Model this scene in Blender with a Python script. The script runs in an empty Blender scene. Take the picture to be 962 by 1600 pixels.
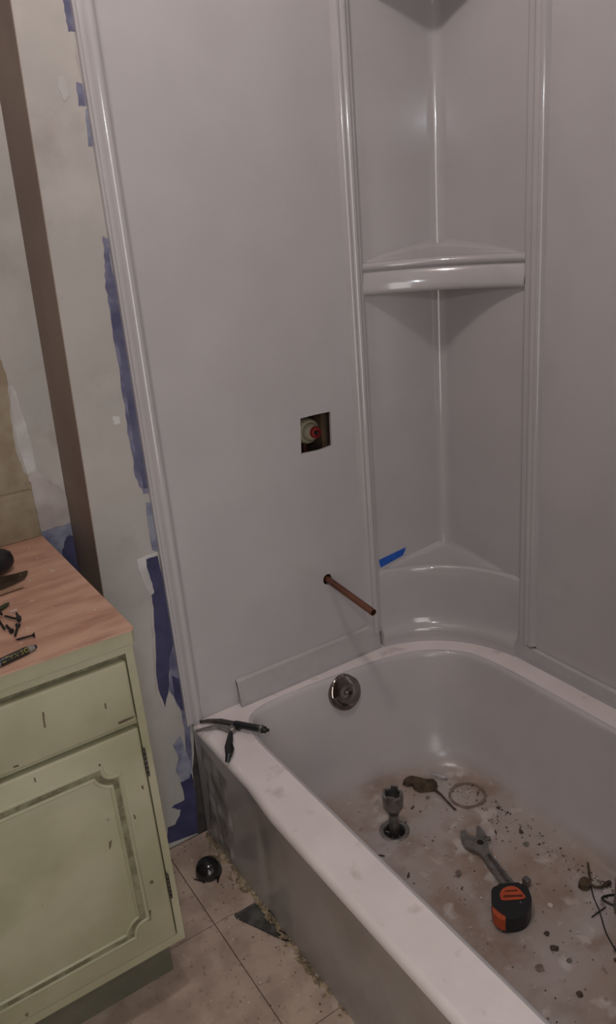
import bpy, bmesh, math, random
import numpy as np
from mathutils import Vector, Matrix, noise
random.seed(7)
S = bpy.context.scene
COL = S.collection

# ------------------------------------------------------------------ camera
CX, CY, F = 481.0, 800.0, 1227.0
CAM = np.array([-1.28678, -1.42521, 1.34511])
def _basis():
    d = lambda v: np.array([v[0] - CX, -(v[1] - CY), -F])
    Z = -d((760, 4056)); Z /= np.linalg.norm(Z)
    Y = d((-360, 410)); Y -= Y @ Z * Z; Y /= np.linalg.norm(Y)
    return np.stack([np.cross(Y, Z), Y, Z], 1)
R = _basis()
cam = bpy.data.cameras.new('camera'); cam.sensor_fit = 'VERTICAL'; cam.sensor_height = 24.0
cam.lens = 24.0 * F / 1600.0; cam.clip_start = 0.02
co = bpy.data.objects.new('camera', cam); COL.objects.link(co)
m = Matrix([list(r) for r in R.T]).to_4x4(); m.translation = Vector(CAM); co.matrix_world = m
S.camera = co
S.view_settings.view_transform = 'Standard'; S.view_settings.look = 'None'
S.view_settings.gamma = 1.0; S.view_settings.use_curve_mapping = False
S.view_settings.exposure = 0.0
def at(px, py, ax, val):
    """point of the surface axis=val seen at this place of the photograph"""
    d = R.T @ np.array([px - CX, -(py - CY), -F]); s = (val - CAM[ax]) / d[ax]
    return Vector(CAM + s * d)

# ------------------------------------------------------------------ light
w = bpy.data.worlds.new('world'); S.world = w; w.use_nodes = True
w.node_tree.nodes['Background'].inputs[0].default_value = (0.5, 0.5, 0.55, 1)
w.node_tree.nodes['Background'].inputs[1].default_value = 0.05
def lamp(name, loc, power, col, r):
    l = bpy.data.lights.new(name, 'POINT'); l.energy = power; l.color = col; l.shadow_soft_size = r
    o = bpy.data.objects.new(name, l); o.location = loc; COL.objects.link(o); return o
lamp('ceiling_bulb', (-0.90, -0.565, 2.33), 8.4, (1.0, 0.90, 0.88), 0.03)
lamp('ceiling_bulb', (-0.98, -0.600, 2.33), 8.4, (1.0, 0.90, 0.88), 0.03)
lamp('work_light', (-1.38, -1.58, 1.715), 9.5, (0.88, 0.94, 1.0), 0.03)
hl = bpy.data.lights.new('added_fill_light', 'AREA'); hl.shape = 'RECTANGLE'; hl.size = .9; hl.size_y = 1.7; hl.energy = 15.5; hl.color = (1.0, .97, .94)  # large soft fill added behind the camera to raise the ambient level
ho = bpy.data.objects.new('added_fill_light', hl); ho.location = (-1.35, -2.37, 1.05); ho.rotation_euler = (math.pi/2, 0, 0); COL.objects.link(ho)

# ------------------------------------------------------------------ materials
def srgb(r, g, b):
    f = lambda c: (c / 255 / 12.92) if c / 255 <= .04045 else ((c / 255 + .055) / 1.055) ** 2.4
    return (f(r), f(g), f(b), 1)
def mat(name, c1, c2=None, rough=.5, metal=0, scale=8, lo=.4, hi=.6, detail=6, bump=0, bscale=60, coat=0, stretch=(1, 1, 1), spec=.5):
    m = bpy.data.materials.new(name); m.use_nodes = True; nt = m.node_tree; N = nt.nodes; L = nt.links
    b = N['Principled BSDF']; b.inputs['Base Color'].default_value = c1
    b.inputs['Roughness'].default_value = rough; b.inputs['Metallic'].default_value = metal
    b.inputs['Coat Weight'].default_value = coat; b.inputs['Specular IOR Level'].default_value = spec
    tc = N.new('ShaderNodeTexCoord'); mp = N.new('ShaderNodeMapping'); mp.inputs['Scale'].default_value = stretch
    L.new(tc.outputs['Object'], mp.inputs['Vector'])
    m['mp'] = mp.name
    if c2 is not None:
        n = N.new('ShaderNodeTexNoise'); n.inputs['Scale'].default_value = scale; n.inputs['Detail'].default_value = detail
        L.new(mp.outputs[0], n.inputs['Vector'])
        r = N.new('ShaderNodeValToRGB'); r.color_ramp.elements[0].position = lo; r.color_ramp.elements[1].position = hi
        r.color_ramp.elements[0].color = c1; r.color_ramp.elements[1].color = c2
        L.new(n.outputs['Fac'], r.inputs[0]); L.new(r.outputs[0], b.inputs['Base Color'])
    if bump:
        n = N.new('ShaderNodeTexNoise'); n.inputs['Scale'].default_value = bscale; n.inputs['Detail'].default_value = 5
        L.new(mp.outputs[0], n.inputs['Vector'])
        bp = N.new('ShaderNodeBump'); bp.inputs['Strength'].default_value = bump; bp.inputs['Distance'].default_value = .004
        L.new(n.outputs['Fac'], bp.inputs['Height']); L.new(bp.outputs[0], b.inputs['Normal'])
    return m
def overlay(m, col, scale, lo, hi, detail=6, fac=1.0, stretch=(1, 1, 1), zmask=None, seed=0):
    """mix a stain colour over what the base colour has so far"""
    nt = m.node_tree; N = nt.nodes; L = nt.links; b = N['Principled BSDF']
    tc = N.new('ShaderNodeTexCoord'); mp = N.new('ShaderNodeMapping'); mp.inputs['Scale'].default_value = stretch
    mp.inputs['Location'].default_value = (seed * 3.7, seed * 1.3, 0)
    L.new(tc.outputs['Object'], mp.inputs[0])
    n = N.new('ShaderNodeTexNoise'); n.inputs['Scale'].default_value = scale; n.inputs['Detail'].default_value = detail
    L.new(mp.outputs[0], n.inputs['Vector'])
    mr = N.new('ShaderNodeMapRange'); mr.inputs[1].default_value = lo; mr.inputs[2].default_value = hi; mr.inputs[4].default_value = fac
    L.new(n.outputs['Fac'], mr.inputs[0]); f = mr.outputs[0]
    if zmask:
        sp = N.new('ShaderNodeSeparateXYZ'); L.new(tc.outputs['Object'], sp.inputs[0])
        z = N.new('ShaderNodeMapRange'); z.inputs[1].default_value = zmask[0]; z.inputs[2].default_value = zmask[1]
        z.inputs[3].default_value = 1; z.inputs[4].default_value = 0; L.new(sp.outputs['Z'], z.inputs[0])
        mu = N.new('ShaderNodeMath'); mu.operation = 'MULTIPLY'; L.new(f, mu.inputs[0]); L.new(z.outputs[0], mu.inputs[1]); f = mu.outputs[0]
    mx = N.new('ShaderNodeMix'); mx.data_type = 'RGBA'; mx.inputs[7].default_value = col
    old = b.inputs['Base Color']
    if old.links: L.new(old.links[0].from_socket, mx.inputs[6])
    else: mx.inputs[6].default_value = old.default_value
    L.new(f, mx.inputs[0]); L.new(mx.outputs[2], old)
    return m
M = {}
M['acrylic'] = mat('white_acrylic', (.480, .455, .462, 1), (.455, .430, .438, 1), rough=.16, scale=5, bump=.04, bscale=40, coat=.6)
M['acrylic'].node_tree.nodes['Principled BSDF'].inputs['Coat Roughness'].default_value = .06
M['tub'] = mat('tub_acrylic', (.54, .505, .505, 1), (.50, .47, .475, 1), rough=.24, scale=6, bump=.05, bscale=40)
overlay(M['tub'], (.40, .315, .265, 1), 5, .20, .58, 8, .95, zmask=(.034, .066))
overlay(M['tub'], (.30, .215, .165, 1), 12, .50, .68, 9, .8, zmask=(.033, .048), seed=7)
overlay(M['tub'], (.66, .60, .57, 1), 22, .58, .70, 8, .7, zmask=(.032, .045), seed=2)
overlay(M['tub'], (.15, .10, .08, 1), 26, .66, .73, 9, .8, zmask=(.032, .042), seed=5)
overlay(M['tub'], (.10, .075, .06, 1), 75, .70, .76, 4, .8, zmask=(.032, .05), seed=9)
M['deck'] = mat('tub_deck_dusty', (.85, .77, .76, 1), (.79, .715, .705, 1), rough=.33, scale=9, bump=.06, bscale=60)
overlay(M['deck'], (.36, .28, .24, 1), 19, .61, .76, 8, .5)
M['flange'] = mat('tub_flange', (.45, .43, .43, 1), (.42, .40, .40, 1), rough=.25, scale=20)
M['drywall'] = mat('worn_wall_paint', srgb(176, 170, 165), srgb(162, 158, 153), rough=.7, scale=3.5, bump=.25, bscale=30)
overlay(M['drywall'], srgb(190, 184, 178), 9, .58, .72, 7, .35, seed=3)
overlay(M['drywall'], srgb(148, 136, 130), 13, .60, .74, 7, .4, seed=4)
M['plaster'] = mat('joint_compound', srgb(180, 173, 170), srgb(160, 150, 146), rough=.85, scale=11, bump=.6, bscale=45)
M['white_plaster'] = mat('white_torn_paper', srgb(196, 194, 192), srgb(176, 172, 170), rough=.85, scale=14, bump=.5, bscale=60)
M['tan'] = mat('bare_tan_board', srgb(150, 138, 116), srgb(136, 122, 102), rough=.85, scale=20, bump=.4, bscale=90)
M['shaded_return'] = mat('return_shade_brown', srgb(140, 122, 110), srgb(128, 110, 100), rough=.55, scale=5, bump=.12, bscale=30)  # wall paint browned: the shade on the return is put into its colour
M['blue'] = mat('blue_paint', srgb(62, 61, 96), srgb(50, 51, 82), rough=.55, scale=22, bump=.3, bscale=70)
M['blue_mid'] = mat('worn_blue_paint', srgb(92, 92, 118), srgb(70, 70, 100), rough=.6, scale=18, bump=.3, bscale=70)
M['blue_pale'] = mat('pale_blue_paint', srgb(118, 116, 138), srgb(86, 86, 112), rough=.65, scale=24, bump=.4, bscale=60)
M['blue_grey'] = mat('skimmed_blue_grey', srgb(138, 140, 154), srgb(108, 110, 132), rough=.75, scale=30, bump=.5, bscale=60)
M['green'] = mat('pale_green_cabinet_paint', srgb(168, 164, 138), srgb(154, 150, 122), rough=.5, scale=5, bump=.25, bscale=25)
overlay(M['green'], srgb(128, 128, 96), 8, .56, .70, 8, .35, seed=1)
overlay(M['green'], srgb(70, 62, 48), 38, .73, .77, 8, .8, seed=8, stretch=(1, 1, .5))
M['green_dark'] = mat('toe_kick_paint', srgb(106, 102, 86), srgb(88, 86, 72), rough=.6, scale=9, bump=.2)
M['groove'] = mat('chipped_groove', srgb(132, 130, 102), srgb(104, 98, 76), rough=.8, scale=60, bump=.5, bscale=150)
M['laminate'] = mat('pink_brown_laminate', srgb(196, 158, 136), srgb(172, 130, 110), rough=.42, scale=9, lo=.38, hi=.66, stretch=(1, 3.5, 1), bump=.05)
overlay(M['laminate'], srgb(140, 104, 86), 7, .58, .72, 9, .6, stretch=(1.2, 6, 1), seed=4)
overlay(M['laminate'], srgb(214, 190, 174), 30, .68, .74, 7, .7, seed=6)
M['tile'] = mat('vinyl_tile', srgb(184, 163, 148), srgb(162, 142, 128), rough=.55, scale=14, bump=.2, bscale=70)
overlay(M['tile'], srgb(122, 106, 94), 70, .60, .70, 6, .6, seed=2)
overlay(M['tile'], srgb(202, 188, 176), 11, .60, .72, 9, .55, seed=7)
M['subfloor'] = mat('grey_subfloor', srgb(92, 90, 86), srgb(64, 60, 56), rough=.8, scale=30, bump=.4)
M['caulk'] = mat('old_caulk', srgb(160, 144, 118), srgb(118, 102, 82), rough=.8, scale=50, bump=.6, bscale=200)
M['chrome'] = mat('chrome', (.30, .265, .245, 1), rough=.10, metal=1)
M['steel'] = mat('dull_steel', (.32, .31, .30, 1), (.24, .23, .22, 1), rough=.35, metal=.9, scale=60, bump=.1, bscale=200)
M['dark_steel'] = mat('dark_steel', (.16, .15, .14, 1), (.10, .09, .085, 1), rough=.38, metal=.8, scale=60)
M['copper'] = mat('dull_copper', (.24, .105, .065, 1), (.16, .07, .05, 1), rough=.42, metal=.75, scale=40, stretch=(1, .3, 1))
M['black'] = mat('black_plastic', (.012, .012, .014, 1), rough=.4)
M['black_metal'] = mat('black_phosphate', (.02, .018, .017, 1), rough=.45, metal=.4)
M['orange'] = mat('orange_plastic', srgb(196, 84, 44), srgb(176, 72, 38), rough=.45, scale=40)
M['orange_dark'] = mat('dark_orange_print', srgb(96, 36, 22), rough=.5)  # dark printed bands on the orange label
M['yellow'] = mat('yellow_print', srgb(150, 138, 50), rough=.5)
M['grey_plastic'] = mat('grey_plastic', srgb(120, 116, 112), rough=.45)
M['void'] = mat('dark_cavity', (.02, .018, .016, 1), rough=.9)
M['wood_stud'] = mat('old_stud_wood', srgb(92, 74, 56), srgb(66, 52, 40), rough=.85, scale=12, stretch=(6, 1, .6))
M['cream'] = mat('cream_plastic', srgb(160, 150, 128), rough=.4)
M['red'] = mat('red_plastic', srgb(140, 40, 42), rough=.35)
M['tape'] = mat('blue_masking_tape', srgb(30, 92, 190), srgb(26, 82, 176), rough=.55, scale=60, bump=.15, bscale=200)
M['hair'] = mat('brown_gunk', srgb(92, 76, 56), srgb(62, 50, 38), rough=.75, scale=70, bump=.6, bscale=250)
M['white_chip'] = mat('white_chip', srgb(205, 196, 188), rough=.8)
M['brown_chip'] = mat('brown_chip', srgb(88, 72, 60), srgb(66, 54, 46), rough=.8, scale=80)
M['grey_chip'] = mat('grey_chip', srgb(112, 106, 100), rough=.7)
M['wall_far'] = mat('far_room_paint', srgb(112, 98, 88), srgb(104, 90, 80), rough=.8, scale=4)
M['ceiling'] = mat('ceiling_paint', srgb(165, 158, 150), srgb(156, 150, 142), rough=.9, scale=6)
M['stain'] = mat('brown_ring_stain', srgb(122, 104, 92), srgb(140, 122, 110), rough=.6, scale=60)
M['dirt_gap'] = mat('dirty_gap_filler', srgb(64, 58, 54), srgb(48, 44, 46), rough=.85, scale=40, bump=.4)
M['film'] = mat('wrinkled_grey_film', srgb(150, 146, 142), srgb(120, 114, 110), rough=.35, scale=18, bump=.5, bscale=40)
glow = bpy.data.materials.new('bulb_glow'); glow.use_nodes = True
g = glow.node_tree.nodes['Principled BSDF']; g.inputs['Emission Color'].default_value = (1, .86, .75, 1); g.inputs['Emission Strength'].default_value = 6
M['bulb'] = glow

# ------------------------------------------------------------------ helpers
def finish(bm, name, m, parent=None, smooth=True, ang=38):
    bmesh.ops.remove_doubles(bm, verts=bm.verts, dist=1e-5)
    bmesh.ops.recalc_face_normals(bm, faces=bm.faces)
    if smooth:
        for f in bm.faces: f.smooth = True
        for e in bm.edges:
            if len(e.link_faces) == 2 and e.calc_face_angle(0) > math.radians(ang): e.smooth = False
    me = bpy.data.meshes.new(name); bm.to_mesh(me); bm.free()
    for mm in (m if isinstance(m, (list, tuple)) else [m]): me.materials.append(mm)
    o = bpy.data.objects.new(name, me); COL.objects.link(o)
    if parent is not None: o.parent = parent
    return o
def tag(o, label, cat, group=None, kind=None):
    if label: o['label'] = label
    if cat: o['category'] = cat
    if group: o['group'] = group
    if kind: o['kind'] = kind
    return o
def thing(name, label, cat, loc=(0, 0, 0), group=None):
    """Empty at the base; parts are given in world coordinates and shifted here"""
    o = bpy.data.objects.new(name, None); o.empty_display_size = .02; o.location = loc; COL.objects.link(o)
    return tag(o, label, cat, group)
def adopt(parent):
    """move children meshes from world coordinates to the parent's base"""
    off = Vector(parent.location)
    for me in {c.data for c in COL.objects if c.type == 'MESH' and c.parent and parent in (c.parent, c.parent.parent)}:
        me.transform(Matrix.Translation(-off))
def origin(o, loc):
    o.data.transform(Matrix.Translation(-Vector(loc))); o.location = loc; return o
def box(bm, x0, x1, y0, y1, z0, z1, bev=0, seg=2):
    v = [bm.verts.new(p) for p in ((x0,y0,z0),(x1,y0,z0),(x1,y1,z0),(x0,y1,z0),(x0,y0,z1),(x1,y0,z1),(x1,y1,z1),(x0,y1,z1))]
    fs = [bm.faces.new([v[i] for i in q]) for q in ((3,2,1,0),(4,5,6,7),(0,1,5,4),(1,2,6,5),(2,3,7,6),(3,0,4,7))]
    if bev:
        es = list({e for f in fs for e in f.edges})
        bmesh.ops.bevel(bm, geom=es, offset=bev, segments=seg, affect='EDGES', profile=.5)
def frame_of(d):
    d = Vector(d).normalized(); u = d.orthogonal().normalized(); return u, d.cross(u)
def tube(bm, pts, radii, n=12, caps=True):
    pts = [Vector(p) for p in pts]
    if not hasattr(radii, '__len__'): radii = [radii] * len(pts)
    rings = []; u = None
    for i, p in enumerate(pts):
        d = (pts[min(i+1, len(pts)-1)] - pts[max(i-1, 0)])
        if d.length < 1e-9: d = Vector((0,0,1))
        d.normalize()
        if u is None: u = d.orthogonal().normalized()
        else:
            u = (u - d * u.dot(d)); u = u.normalized() if u.length > 1e-6 else d.orthogonal().normalized()
        v = d.cross(u)
        rings.append([bm.verts.new(p + (u * math.cos(2*math.pi*k/n) + v * math.sin(2*math.pi*k/n)) * radii[i]) for k in range(n)])
    for a, b in zip(rings, rings[1:]):
        for k in range(n): bm.faces.new((a[k], a[(k+1)%n], b[(k+1)%n], b[k]))
    if caps: bm.faces.new(rings[0][::-1]); bm.faces.new(rings[-1])
def lathe(bm, base, axis, prof, n=32, close=True):
    """prof: list of (radius, height along axis); solid with poles where r=0"""
    base = Vector(base); axis = Vector(axis).normalized(); u, v = frame_of(axis)
    rings = []
    for r, h in prof:
        if r < 1e-7: rings.append([bm.verts.new(base + axis * h)])
        else: rings.append([bm.verts.new(base + axis*h + (u*math.cos(2*math.pi*k/n) + v*math.sin(2*math.pi*k/n))*r) for k in range(n)])
    for a, b in zip(rings, rings[1:]):
        for k in range(n):
            q = [a[k % len(a)], a[(k+1) % len(a)], b[(k+1) % len(b)], b[k % len(b)]]
            q2 = []
            for x in q:
                if x not in q2: q2.append(x)
            if len(q2) > 2: bm.faces.new(q2)
def prism(bm, top, bot):
    """slab between two equally long loops"""
    a = [bm.verts.new(p) for p in top]; b = [bm.verts.new(p) for p in bot]; n = len(a)
    fa = bm.faces.new(a); fb = bm.faces.new(b[::-1])
    for i in range(n): bm.faces.new((a[i], b[i], b[(i+1)%n], a[(i+1)%n]))
    return fa, fb
def chaikin(p, it=1, closed=True):
    for _ in range(it):
        q = []
        n = len(p)
        for i in range(n if closed else n-1):
            a = Vector(p[i]); b = Vector(p[(i+1)%n]); q += [a*.75+b*.25, a*.25+b*.75]
        p = q
    return p
def rough_poly(p, amp, sub=3):
    q = []
    n = len(p)
    for i in range(n):
        a = Vector(p[i]); b = Vector(p[(i+1)%n]); d = (b-a)
        for k in range(sub):
            t = k/sub; r = a + d*t
            if k: r = r + Vector((random.uniform(-1,1), random.uniform(-1,1), random.uniform(-1,1)))*amp
            q.append(r)
    return q
def catmull(P, closed=True, seg=10):
    out = []; n = len(P); rng = range(n if closed else n-1)
    for i in rng:
        g = lambda k: Vector(P[k % n] if closed else P[min(max(k,0),n-1)])
        p0, p1, p2, p3 = g(i-1), g(i), g(i+1), g(i+2)
        for k in range(seg):
            t = k/seg
            out.append(.5*((2*p1)+(p2-p0)*t+(2*p0-5*p1+4*p2-p3)*t*t+(3*p1-p0-3*p2+p3)*t**3))
    if not closed: out.append(Vector(P[-1]))
    return out
def sweep_z(bm, sec, z0, z1):
    a = [bm.verts.new((x, y, z0)) for x, y in sec]; b = [bm.verts.new((x, y, z1)) for x, y in sec]
    for i in range(len(sec)-1): bm.faces.new((a[i], a[i+1], b[i+1], b[i]))

# ------------------------------------------------------------------ room shell
ZC = 2.45
def struct(o): o['kind'] = 'structure'; return o
VH = (-.416, -.331, .852, .935)      # valve opening in the surround
# back wall: drywall behind the surround, left strip, return and recess; an opening behind the panel shows the stud bay
bm = bmesh.new()
Y0 = .0075
def quad(bm, *p): return bm.faces.new([bm.verts.new(q) for q in p])
xs = [-.93, -.50, -.27, .02]; zs = [0, .47, .98, ZC]
xl = lambda z: -.902 + (z - .67) * .031           # the return is a little out of plumb
for i in range(3):
    for j in range(3):
        if i == 1 and j == 1: continue
        xa0 = xl(zs[j]) if i == 0 else xs[i]; xa1 = xl(zs[j+1]) if i == 0 else xs[i]
        quad(bm, (xa0, Y0, zs[j]), (xs[i+1], Y0, zs[j]), (xs[i+1], Y0, zs[j+1]), (xa1, Y0, zs[j+1]))
# edges of the opening
for (a, b) in (((-.50,.47),(-.27,.47)),((-.27,.47),(-.27,.98)),((-.27,.98),(-.50,.98)),((-.50,.98),(-.50,.47))):
    quad(bm, (a[0],Y0,a[1]), (b[0],Y0,b[1]), (b[0],.12,b[1]), (a[0],.12,a[1]))
quad(bm, (-.50,.12,.47), (-.27,.12,.47), (-.27,.12,.98), (-.50,.12,.98))
wall = struct(finish(bm, 'wall_plumbing', M['drywall'], smooth=False))
bm = bmesh.new(); quad(bm, (-1.9,.165,0), (-.84,.165,0), (-.84,.165,ZC), (-1.9,.165,ZC))
wall_r = struct(finish(bm, 'wall_back', M['drywall'], smooth=False))
wall.data.materials.append(M['void'])
for f in wall.data.polygons:
    c = f.center
    if c.y > .01 and c.y < .13: f.material_index = 1
bm = bmesh.new()
quad(bm, (xl(0), Y0, 0), (xl(0), .17, 0), (xl(ZC), .17, ZC), (xl(ZC), Y0, ZC))
quad(bm, (xl(0)+.0015, Y0-.0005, 0), (xl(0), Y0, 0), (xl(ZC), Y0, ZC), (xl(ZC)+.0015, Y0-.0005, ZC))
finish(bm, 'return_face', M['shaded_return'], wall, smooth=False)

def shell(name, quads, m):
    bm = bmesh.new()
    for q in quads: quad(bm, *q)
    return struct(finish(bm, name, m, smooth=False))
shell('wall_right', [((.010,.02,0),(.010,-1.56,0),(.010,-1.56,ZC),(.010,.02,ZC))], M['drywall'])
shell('wall_left', [((-1.9,.165,0),(-1.9,-2.4,0),(-1.9,-2.4,ZC),(-1.9,.165,ZC))], M['wall_far'])
shell('wall_front', [((-1.9,-2.4,0),(-.80,-2.4,0),(-.80,-2.4,ZC),(-1.9,-2.4,ZC)),
                     ((-.80,-2.4,0),(-.80,-1.56,0),(-.80,-1.56,ZC),(-.80,-2.4,ZC)),
                     ((-.80,-1.56,0),(.010,-1.56,0),(.010,-1.56,ZC),(-.80,-1.56,ZC))], M['wall_far'])
shell('ceiling', [((-1.9,.2,ZC),(.02,.2,ZC),(.02,-2.4,ZC),(-1.9,-2.4,ZC))], M['ceiling'])

# floor: grey substrate, then every vinyl tile a piece of its own
bm = bmesh.new(); quad(bm, (-1.9,.2,-.0045), (.02,.2,-.0045), (.02,-2.4,-.0045), (-1.9,-2.4,-.0045))
floor = struct(finish(bm, 'floor', M['subfloor'], smooth=False))
TP = .3025; g = .0009
xj = [-.872 - TP*k for k in range(4)][::-1] + [-.764]
xj[0] = -1.9
yj = [.165, .0575, ] + [.0575 - TP*k for k in range(1, 9)]
rt = random.Random(3)
for i in range(len(xj)-1):
    for j in range(len(yj)-1):
        x0, x1 = xj[i]+g, xj[i+1]-g; y1, y0 = yj[j]-g, yj[j+1]+g
        if j == 0 and i == len(xj)-2: continue
        if i == len(xj)-2 and j == 1: y1 = .005
        dz = rt.uniform(-.0004, .0004)
        poly = [(x0,y0),(x1,y0),(x1,y1),(x0,y1)]
        if i == len(xj)-2 and j == 2:      # the broken tile beside the tub
            poly = [(x0,y0),(x1,y0),(x1,-.392),(-.790,-.345),(-.805,-.312),(-.818,-.285),(-.830,-.262),(-.829,y1),(x0,y1)]
        bm = bmesh.new(); prism(bm, [(x,y,dz) for x,y in poly], [(x,y,-.0044) for x,y in poly])
        t = finish(bm, 'floor_tile', M['tile'], floor, smooth=False)
        # shift texture from tile to tile
        off = Vector((rt.uniform(0, .0), 0, 0))

# patches of paint and plaster on the wall (thin layers, real thickness)
def patch(name, px, m, ax, val, thick, amp=.0012, sub=3, parent=wall, label=None):
    pts = [at(x, y, ax, val) for x, y in px]
    pts = rough_poly(pts, amp, sub)
    n = Vector((0,0,0)); n[ax] = 1
    for p in pts: p[ax] = val
    hgt = ((Y0 if val > Y0-.01 and val < .05 else .165) - val) + thick
    base = val + hgt - thick
    for p in pts: p[ax] = base
    bm = bmesh.new(); vs = [bm.verts.new(p - n*hgt) for p in pts]
    es = [bm.edges.new((vs[i], vs[(i+1) % len(vs)])) for i in range(len(vs))]
    bmesh.ops.triangle_fill(bm, use_beauty=True, use_dissolve=False, edges=es, normal=-n)
    lo = [bm.verts.new(p + n*.0003) for p in pts]
    for i in range(len(vs)):
        j = (i+1) % len(vs); bm.faces.new((vs[i], lo[i], lo[j], vs[j]))
    me = bpy.data.meshes.new(name); 
    for f in bm.faces:
        f.normal_update()
        if abs(f.normal[ax]) > .9 and f.normal[ax] > 0: f.normal_flip()
    bm.to_mesh(me); bm.free(); me.materials.append(m)
    o = bpy.data.objects.new(name, me); COL.objects.link(o); o.parent = wall_r if val > .1 else parent
    if label: o['label'] = label
    return o
W0 = Y0 - .0002
patch('paint_patch', [(98,0),(110,0),(121,48),(107,50),(103,25)], M['blue_pale'], 1, W0, .0004, label='faded blue paint by the top of the panel edge')
patch('paint_patch', [(119,128),(128,130),(134,165),(123,166)], M['blue_pale'], 1, W0, .0004)
patch('paint_patch', [(133,170),(137,170),(147,228),(138,229)], M['blue_grey'], 1, W0, .0004)
patch('paint_patch', [(160,368),(167,372),(171,398),(180,440),(191,500),(205,580),(220,665),(229,730),(236,768),(224,772),(211,745),(204,700),(196,650),(188,590),(177,530),(168,470),(163,430),(162,400)], M['blue_pale'], 1, W0, .0004, .002, 4, label='long faded blue strip of old paint')
patch('paint_patch', [(170,470),(186,478),(203,575),(216,665),(230,762),(224,764),(211,700),(198,620),(186,545),(176,515)], M['blue_mid'], 1, W0-.0003, .0003, .0018, 4)
patch('paint_patch', [(228,785),(239,783),(247,835),(246,862),(238,860),(231,820)], M['blue_grey'], 1, W0, .0004)
patch('plaster_patch', [(214,874),(228,868),(244,862),(247,872),(238,880),(236,905),(242,925),(236,930),(226,915),(217,890)], M['white_plaster'], 1, W0, .0009, .0015, 3)
patch('plaster_patch', [(234,930),(240,932),(244,980),(246,1040),(252,1080),(259,1108),(252,1104),(243,1075),(239,1020),(236,970)], M['plaster'], 1, W0, .0008, .0012, 3)
patch('paint_patch', [(228,874),(246,868),(257,920),(265,965),(271,1005),(264,1030),(264,1070),(262,1085),(258,1105),(250,1085),(244,1055),(243,1010),(240,960),(237,930),(241,925),(235,905),(229,885)], M['blue'], 1, W0-.0009, .0003, .0012, 3, label='bare dark blue paint where the plaster has come off')
patch('paint_patch', [(264,968),(277,1030),(287,1080),(295,1125),(299,1165),(301,1205),(293,1190),(289,1150),(284,1115),(274,1095),(263,1075),(266,1050),(256,1030),(258,1005),(264,1000)], M['blue_pale'], 1, W0-.0003, .0004, .0015, 3)
patch('paint_patch', [(268,1055),(281,1062),(290,1110),(282,1108),(273,1090)], M['blue'], 1, W0-.0008, .0003, .001, 3)
patch('plaster_patch', [(270,1165),(282,1150),(293,1180),(300,1200),(296,1216),(284,1222),(275,1205),(279,1185)], M['blue_grey'], 1, W0-.0006, .0009, .0016, 3)
patch('paint_patch', [(260,1319),(262,1293),(274,1288),(281,1274),(282,1265),(268,1262),(272,1258),(288,1250),(286,1235),(282,1222),(299,1208),(306,1240),(313,1300)], M['blue'], 1, W0, .0005, .001, 3, label='dark blue paint left bare near the floor')
patch('plaster_patch', [(90,118),(100,120),(108,150),(100,158),(92,140)], M['white_plaster'], 1, W0, .0006)
patch('plaster_patch', [(176,650),(186,650),(188,662),(178,664)], M['white_plaster'], 1, W0, .0006)
patch('plaster_patch', [(119,55),(130,105),(139,150),(144,170),(138,165),(130,130),(118,90)], M['plaster'], 1, W0, .0012, .001, 3)
patch('dark_gap', [(302,1132),(308,1136),(318,1200),(329,1292),(320,1300),(309,1303),(306,1250),(301,1206),(303,1180)], M['dirt_gap'], 1, W0-.0003, .0006, .0008, 3, label='dark dirty gap between the wall and the tub apron')  # thin dark grey-brown strip laid over the gap
# recess wall
RW = .1648
patch('bare_patch', [(-60,520),(0,556),(6,576),(13,600),(13,615),(16,645),(20,680),(27,710),(37,738),(48,748),(54,770),(62,860),(-60,880)], M['tan'], 1, RW, .0004, .0015, 4, label='bare tan wall board where a mirror came off')
patch('torn_paper', [(16,600),(24,610),(36,650),(48,690),(57,735),(56,745),(44,742),(30,705),(22,670),(17,635)], M['white_plaster'], 1, RW-.0004, .001, .0014, 3)
patch('plaster_patch', [(44,742),(57,735),(92,760),(118,790),(118,812),(90,822),(66,830),(58,812),(50,770)], M['plaster'], 1, RW-.0004, .0014, .003, 4)
patch('paint_patch', [(62,838),(66,831),(90,823),(119,812),(126,905),(120,900)], M['blue_grey'], 1, RW-.0006, .0006, .001, 3)
patch('paint_patch', [(100,850),(104,838),(110,836),(121,842),(127,905),(112,890),(97,866)], M['blue'], 1, RW-.0013, .0005, .0015, 3)

# ------------------------------------------------------------------ tub surround, three moulded pieces
ZT = 2.06
bm = bmesh.new()
flat_l, flat_r = -.731, -.268
sec = [(-.775,Y0),(-.775,-.0025),(-.7735,-.0042),(-.7715,-.0045),(-.7695,-.002),(-.7665,-.0003),(-.7625,-.0022),(-.7595,-.0065),(-.7555,-.0105),
       (-.7505,-.0125),(-.7455,-.0115),(-.741,-.007),(-.737,-.0022),(-.734,-.0004),(flat_l,0)]
sweep_z(bm, sec, .305, ZT)
ep = thing('surround_end_panel', 'wide glossy white moulded end panel with square valve hole, left of the corner column', 'wall panel', (-.5,0,.305))
finish(bm, 'edge_moulding', M['acrylic'], ep)
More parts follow.
